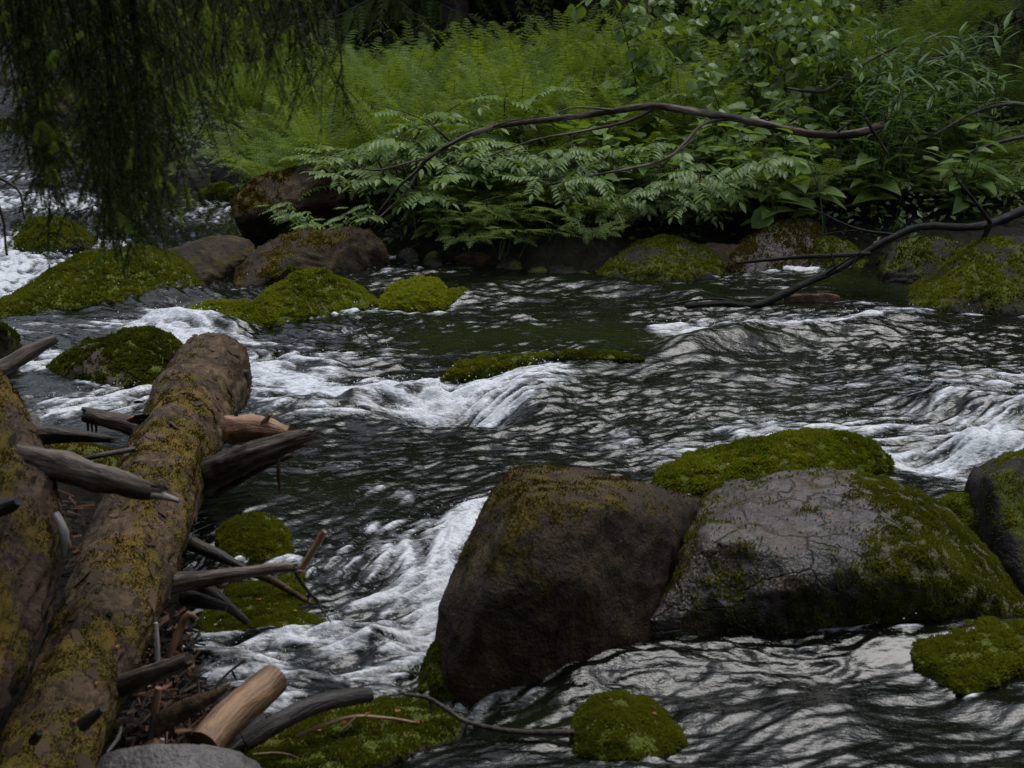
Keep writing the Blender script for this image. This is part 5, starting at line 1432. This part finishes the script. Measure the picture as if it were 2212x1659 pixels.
PARTS = ('stem', 'foliage')
plant_one('tall_fern', fern_tall, 165, (690, 1580, 12.2, 16.6), 'tall upright fern with curled tips in the dense stand below the dark spruces', 'fern', 'tall ferns in the stand on the far bank', (.8, 1.15), .10)
plant_one('tall_fern', fern_tall, 60, (1580, 2320, 13.2, 18.5), 'upright fern among the round-leaved saplings on the right of the far bank', 'fern', 'ferns among the saplings', (.8, 1.15), .12)
plant_one('tall_fern', fern_tall, 16, (380, 720, 13.6, 17.5), 'upright fern at the left end of the stand, behind the arching ferns', 'fern', 'ferns at the left end of the stand', (.7, 1.0), .12)
plant_one('arching_fern', fern_arch, 60, (430, 1000, 11.7, 14.6), 'bright arching fern spilling over the bank above the round brown boulder', 'fern', 'arching ferns above the round boulder', (.75, 1.15), .15)
plant_one('arching_fern', fern_arch, 55, (900, 2300, 11.4, 13.2), 'arching fern half hidden among broad leaves behind the arching bare branch', 'fern', 'ferns behind the bare branch', (.7, 1.0), .18)
plant_one('low_fern', oak, 60, (960, 1620, 11.15, 12.0), 'small low fern with flat three-part fronds at the middle of the far waterline', 'fern', 'low ferns along the waterline', (.8, 1.2), .12, margin=.02)
plant_one('low_fern', oak, 70, (1600, 2330, 11.3, 12.4), 'small low fern with flat fronds around the wet fallen branch', 'fern', 'low ferns around the wet branch', (.8, 1.2), .12, margin=.02)
plant_one('rowan_sapling', rowans, 17, (740, 1140, 11.3, 13.0), 'feather-leaved sapling with dewy leaves leaning over the water above the dark slab', 'sapling', 'feather-leaved saplings above the slab', (.85, 1.25), .12, PARTS, .6)
plant_one('rowan_sapling', rowans, 13, (1120, 1700, 11.1, 13.0), 'feather-leaved sapling threaded under the arching bare branch', 'sapling', 'feather-leaved saplings under the bare branch', (.8, 1.2), .12, PARTS, .6)
plant_one('round_leaved_sapling', aspens, 30, (1380, 1860, 12.2, 16.5), 'sapling with pale round leaves on the slope right of the fern stand', 'sapling', 'round-leaved saplings on the slope', (.85, 1.3), .12, PARTS)
plant_one('broad_leaved_herb', broads, 70, (1230, 2080, 10.95, 12.9), 'herb with broad pointed leaves below the arching bare branch', 'herb', 'broad-leaved herbs on the far bank', (.85, 1.3), .12, PARTS)
plant_one('narrow_leaved_herb', narrows, 26, (1780, 2060, 11.3, 13.4), 'tall stem with narrow drooping leaves right of the end of the bare branch', 'herb', 'narrow-leaved herbs on the right', (.85, 1.25), .1, PARTS)
plant_one('narrow_leaved_herb', narrows, 12, (2060, 2330, 11.6, 14.5), 'tall narrow-leaved stem at the upper right edge', 'herb', 'narrow-leaved herbs at the right edge', (.85, 1.25), .1, PARTS)

plant_one('low_fern', oak, 34, (880, 1290, 10.55, 11.2), 'small low fern drooping over the dark undercut bank beside the long dark slab', 'fern', 'low ferns over the undercut bank', (.8, 1.2), .2, margin=.03)
plant_one('broad_leaved_herb', broads, 14, (900, 1290, 10.8, 11.3), 'herb with broad pointed leaves shading the dark undercut bank', 'herb', 'herbs over the undercut bank', (.5, .8), .2, PARTS, margin=.03)
# one big pale round leaf standing out at the waterline
o = empty('large_leaf_plant', at(1650, 500, 11.0))
st, lv = MB(), MB()
stem_tube(st, [np.array([0, .05, -.12]), np.array([.03, 0, .05]), np.array([0.10, -.04, .16])], [.004, .004, .002])
leaf_blade(lv, np.array([.04, -.05, .14]), np.array([-.85, -.25, -.45]), unit([-.25, -.75, .7]), .17, .085, .95, 'round')
leaf_blade(lv, np.array([.10, -.04, .16]), np.array([.8, -.2, .1]), unit([0, -.4, .9]), .12, .04, .6, 'tri')
link('stem', st.mesh('stem', [M['stalk']], True), o)
link('leaf', lv.mesh('leaf', [M['aspen']]), o)
tag(o, 'plant with one large pale round leaf right above the pink-patched boulder', 'herb')
# golden-tinted leafy spray in front of the dark slab boulder
for (a, b, yy) in ((600, 470, 10.9), (680, 480, 10.85), (560, 450, 11.0), (730, 455, 10.9)):
    o = empty('rowan_sapling', at(a + 70, b + 30, yy + .1))
    for pn, me in zip(PARTS, rowans[int(a) % 5]):
        link(pn, me, o)
    o.rotation_euler = (0, 0, -.8); o.scale = (.42, .42, .42)
    tag(o, 'small feather-leaved spray hanging in front of the round brown boulder', 'sapling', 'leaf sprays before the round boulder')

# ground cover filling the gaps on the far bank
mb = MB()
n = 0
while n < 26000:
    k = 4000
    px, Yc = RNG.uniform(300, 2400, k), RNG.uniform(10.8, 20, k)
    xs = (px - 1106) / FPX * Yc * 1.03
    zs = ground_z(xs, Yc)
    ok = zs > .03
    xs, Yc, zs = xs[ok], Yc[ok], zs[ok]
    m_ = len(xs)
    p = np.stack([xs, Yc, zs + RNG.random(m_) ** 1.5 * .26], -1)
    d = RNG.normal(size=(m_, 3)); d[:, 2] *= .35; d /= np.linalg.norm(d, axis=1)[:, None]
    u_ = RNG.normal(size=(m_, 3)) * .4 + np.array([0, -.3, 1]); s_ = np.cross(u_, d); s_ /= np.linalg.norm(s_, axis=1)[:, None]
    L = RNG.uniform(.03, .085, m_)[:, None]
    V = np.stack([p, p + d * L * .5 + s_ * L * .28, p + d * L - np.array([0, 0, .2]) * L, p + d * L * .5 - s_ * L * .28], 1).reshape(-1, 3)
    mb.add(V, Q=np.arange(m_)[:, None] * 4 + np.array([[0, 1, 2, 3]]), a=np.repeat(RNG.random(m_), 4))
    n += m_
kind(link('undergrowth', mb.mesh('undergrowth', [M['cover']])), 'stuff')

# ------------------------------------------------------------------ spruces
def needles(mb, P0, D, count_per_m, L, w, m=0, a=(.2, .8), spread=.9):
    """needles round a polyline P0[i] -> P0[i+1]"""
    seg = np.diff(P0, axis=0)
    ln = np.linalg.norm(seg, axis=1)
    n = max(4, int(ln.sum() * count_per_m))
    k = RNG.choice(len(seg), n, p=ln / ln.sum())
    t = RNG.random(n)[:, None]
    p = P0[k] + seg[k] * t
    ax = seg[k] / (ln[k][:, None] + 1e-9)
    r = RNG.normal(size=(n, 3)); r -= ax * (r * ax).sum(1)[:, None]; r /= np.linalg.norm(r, axis=1)[:, None] + 1e-9
    d = ax * RNG.uniform(.35, .8, n)[:, None] + r * spread
    d /= np.linalg.norm(d, axis=1)[:, None]
    s_ = np.cross(d, RNG.normal(size=(n, 3))); s_ /= np.linalg.norm(s_, axis=1)[:, None] + 1e-9
    l = (L * RNG.uniform(.7, 1.15, n))[:, None]
    V = np.stack([p - s_ * w, p + s_ * w, p + d * l], 1).reshape(-1, 3)
    mb.add(V, T=np.arange(n)[:, None] * 3 + np.array([[0, 1, 2]]), a=np.repeat(RNG.uniform(*a, n), 3), m=m)

def far_spruce_meshes(H, low, Rmax, dens=1.0):
    tr, cr = MB(), MB()
    V, Q, T, C = tube([np.array([0, 0, -.3]), np.array([0, 0, H * .5]), np.array([0.05, 0, H])], [.16, .10, .02], 10, .4, .06, 3)
    tr.add(V, T=T, Q=Q)
    z_ = low
    while z_ < H - .2:
        f = (z_ - low) / (H - low)
        for b in range(6):
            az = RNG.uniform(0, 2 * np.pi)
            L = Rmax * (1 - f) ** .8 * RNG.uniform(.65, 1.1) + .15
            h = np.array([math.cos(az), math.sin(az), 0]); sd = np.array([-h[1], h[0], 0])
            t = np.linspace(0, 1, 8)
            B = np.array([0, 0, z_]) + h * (L * t)[:, None] + np.array([0, 0, 1]) * (-.55 * L * t ** 1.3 + .22 * L * t ** 3)[:, None]
            V, Q, T, _ = tube(list(B[::2]) + [B[-1]], [.018, .013, .009, .006, .004], 4, .5)
            tr.add(V, T=T, Q=Q)
            for i in range(1, 8):
                for q in range(int(5 * dens)):
                    p = B[i] + (B[i - 1] - B[i]) * RNG.random()
                    sg = RNG.choice([-1, 1])
                    tl = RNG.uniform(.15, .42) * (1 - .3 * t[i])
                    d = unit(sd * sg * RNG.uniform(.1, .9) + h * .5 + np.array([0, 0, -RNG.uniform(.3, 1.5)]))
                    tip = p + d * tl + np.array([0, 0, -.08])
                    nn = 7
                    tt = np.linspace(0.05, 1, nn)[:, None]
                    pp = p + (tip - p) * tt
                    sv = unit(np.cross(d, RNG.normal(size=3)))
                    for s2 in (1, -1):
                        V = np.stack([pp - d * .022, pp + d * .022, pp + d * .05 + sv * s2 * .055 * (1.1 - .5 * tt)], 1).reshape(-1, 3)
                        cr.add(V, T=np.arange(nn)[:, None] * 3 + np.array([[0, 1, 2]]), a=RNG.uniform(.1, .9))
        z_ += RNG.uniform(.28, .42)
    return tr.mesh('trunk', [M['trunk']], True), cr

far_sets = []
for H, low, Rm in ((10.5, .7, 2.5), (9.0, .5, 2.2), (12.5, 1.0, 2.8)):
    a, b = far_spruce_meshes(H, low, Rm)
    far_sets.append((a, b.mesh('crown', [M['needle_far']])))
forest = [(-8.5, 30), (-6.0, 27.0), (-3.4, 23.0), (-2.2, 20.6), (-.7, 20.0), (0.5, 20.9), (1.7, 20.4), (-1.4, 22.8), (.9, 23.6), (3.2, 22.4), (5.4, 21.4), (7.6, 20.0), (4.6, 24.5), (2.0, 26.0), (-4.6, 27.0), (9.6, 17.0), (8.0, 23.5), (-12, 31), (-15, 26), (-16, 19), (12, 20.5), (-.2, 27.5), (6.2, 28), (-2.8, 26), (3.4, 28.5), (1.2, 30), (8.5, 30), (11, 26), (-5.8, 31), (-1.5, 32), (4.8, 33), (14, 27), (7.5, 34), (12.5, 15), (15, 19), (-9, 34),
          (-4.5, -1.0), (-1.6, -3.2), (1.8, -2.8), (4.6, -1.5), (0.2, -5.5), (-3.6, -5), (3.6, -5.2), (7.2, -.5), (-7, 2.0)]
for k, (a, b) in enumerate(forest):
    z_ = gz(a, b)
    o = empty('spruce_tree', (a, b, z_))
    for pn, me in zip(('trunk', 'crown'), far_sets[k % 3]):
        link(pn, me, o)
    o.rotation_euler = (0, 0, RNG.uniform(0, 6.28)); s_ = RNG.uniform(1.0, 1.3); o.scale = (s_, s_, s_)
    if b < 2:
        tag(o, 'dark spruce of the near bank shading the river from behind the viewpoint', 'tree', 'spruces of the near bank')
    elif a < -3.5:
        tag(o, 'dark spruce beyond the far end of the channel at the upper left', 'tree', 'spruces beyond the channel')
    else:
        tag(o, 'dark drooping spruce closing the view behind the ferns at the top edge', 'tree', 'dark spruces behind the ferns')

# spruce on the right bank whose olive boughs hang over the saplings
a, b = far_spruce_meshes(8.5, .9, 2.7, 1.4)
o = empty('spruce_tree', (5.7, 14.4, gz(5.7, 14.4)))
link('trunk', a, o); link('crown', b.mesh('crown', [M['needle_olive']]), o)
tag(o, 'olive-green spruce at the upper right whose thin boughs hang over the saplings', 'tree')

# the near spruce: its drooping twigs hang into the upper left of the view
near = empty('spruce_tree', (-2.55, 3.9, gz(-2.55, 3.9)))
NO = np.array(near.location)
mb = MB()
V, Q, T, C = tube([np.array([0, 0, -.3]), np.array([.03, 0, 3.5]), np.array([0, .05, 8.5])], [.19, .14, .02], 20, .12, .08, 5)
mb.add(V, T=T, Q=Q)
link('trunk', mb.mesh('trunk', [M['trunk']], True), near)
bot = np.array([(-60, 120), (0, 160), (50, 270), (82, 440), (112, 470), (170, 535), (240, 549), (318, 520), (388, 545), (402, 300), (455, 256), (530, 228), (600, 245), (700, 248), (738, 278), (755, 190)], dtype=float)
def hang(wd, nd, sh, top, end, lush, bright):
    """one hanging twig with side shoots: wood, needles, fresh shoots"""
    n = 9
    t = np.linspace(0, 1, n)
    Lg = np.linalg.norm(end - top)
    sway = RNG.normal(size=3) * .018; sway[2] = 0
    C = top + (end - top) * t[:, None] + sway * np.sin(np.pi * t * RNG.uniform(.8, 1.6))[:, None]
    V, Q, T, _ = tube(C, np.linspace(.0032, .0009, n), 4, .08)
    wd.add(V, T=T, Q=Q)
    needles(nd, C[int(n * (1 - lush)):], None, 700, .0135, .00105)
    ns = int(Lg * 20)
    for k in range(ns):
        u = RNG.uniform(.05, 1)
        i = min(n - 2, int(u * (n - 1)))
        p = C[i] + (C[i + 1] - C[i]) * (u * (n - 1) - i)
        d = unit(np.array([RNG.normal(), RNG.normal() * .6, 0]) * .75 + np.array([0, 0, -RNG.uniform(.7, 1.5)]))
        l = RNG.uniform(.03, .15)
        B = np.array([p, p + d * l * .5, p + d * l + np.array([0, 0, -.15 * l])])
        V, Q, T, _ = tube(B, [.0016, .0012, .0006], 3, .06)
        wd.add(V, T=T, Q=Q)
        if RNG.random() < .25 + .75 * lush:
            needles(nd, B, None, 760, .0125, .00105)
        if RNG.random() < bright * .45:
            e = B[-1]; dd = unit(d + np.array([0, 0, -.4]))
            needles(sh, np.array([e, e + dd * RNG.uniform(.022, .05)]), None, 1800, .013, .0012, a=(.1, 1), spread=.55)
    if RNG.random() < bright:
        for q in range(RNG.integers(1, 4)):
            dd = unit(np.array([RNG.normal() * .35, RNG.normal() * .3, -1]))
            needles(sh, np.array([C[-1], C[-1] + dd * RNG.uniform(.03, .06)]), None, 1800, .015, .0013, a=(.1, 1), spread=.55)

for bi, (Yb, zb_, cnt) in enumerate(((3.55, 2.30, 44), (3.85, 2.24, 52), (4.15, 2.34, 46), (4.4, 2.26, 36))):
    wd, nd, sh = MB(), MB(), MB()
    tipx = (755 - 1106) / FPX * Yb
    spine = [NO + np.array([.1, 0, 2.6 + .25 * bi - 2.2 + 1.95]), np.array([-1.9, Yb * .98, zb_ + .12]), np.array([-1.3, Yb, zb_ + .05]), np.array([-.85, Yb, zb_]), np.array([tipx + .02, Yb, zb_ - .14])]
    V, Q, T, SC = tube(spine, [.03, .022, .016, .010, .004], 8, .05, .1, 12)
    wd.add(V, T=T, Q=Q)
    # side boughlets
    for k in range(cnt):
        short = 1.0
        if k % 5 in (0, 1):
            px = RNG.uniform(215, 348)
        elif k % 5 == 2:
            px = RNG.uniform(70, 132)
        elif k % 5 == 3:
            px = RNG.uniform(380, 748)
        else:
            px = RNG.uniform(-30, 640); short = .55
        yb = np.interp(px, bot[:, 0], bot[:, 1])
        fr = RNG.uniform(.3, 1) ** .55 if px < 395 else RNG.uniform(.2, 1) ** .9
        fr *= short
        Yt = Yb + RNG.normal() * .07
        end = np.array(at(px + RNG.normal() * 4, yb * fr, Yt))
        i = np.argmin(np.abs(SC[:, 0] - end[0] + .05))
        top = SC[i] + np.array([0, RNG.normal() * .02, 0])
        hang(wd, nd, sh, top, end, RNG.uniform(.55, 1) if px > 380 else RNG.uniform(.35, .95), .8 if px > 400 else .22)
    # the twig crossing between the boughs
    bo = link('bough', wd.mesh('bough', [M['dark_twig']], True, NO), near)
    link('needles', nd.mesh('needles', [M['needle']], False, NO), bo)
    link('fresh_shoots', sh.mesh('fresh_shoots', [M['shoot']], False, NO), bo)
tag(near, 'near spruce whose dark drooping twigs with bright green tips hang into the upper left', 'tree')
a, b = far_spruce_meshes(8.5, 3.0, 1.7)
bpy.data.meshes.remove(a)
link('crown', b.mesh('crown', [M['needle_far']]), near)
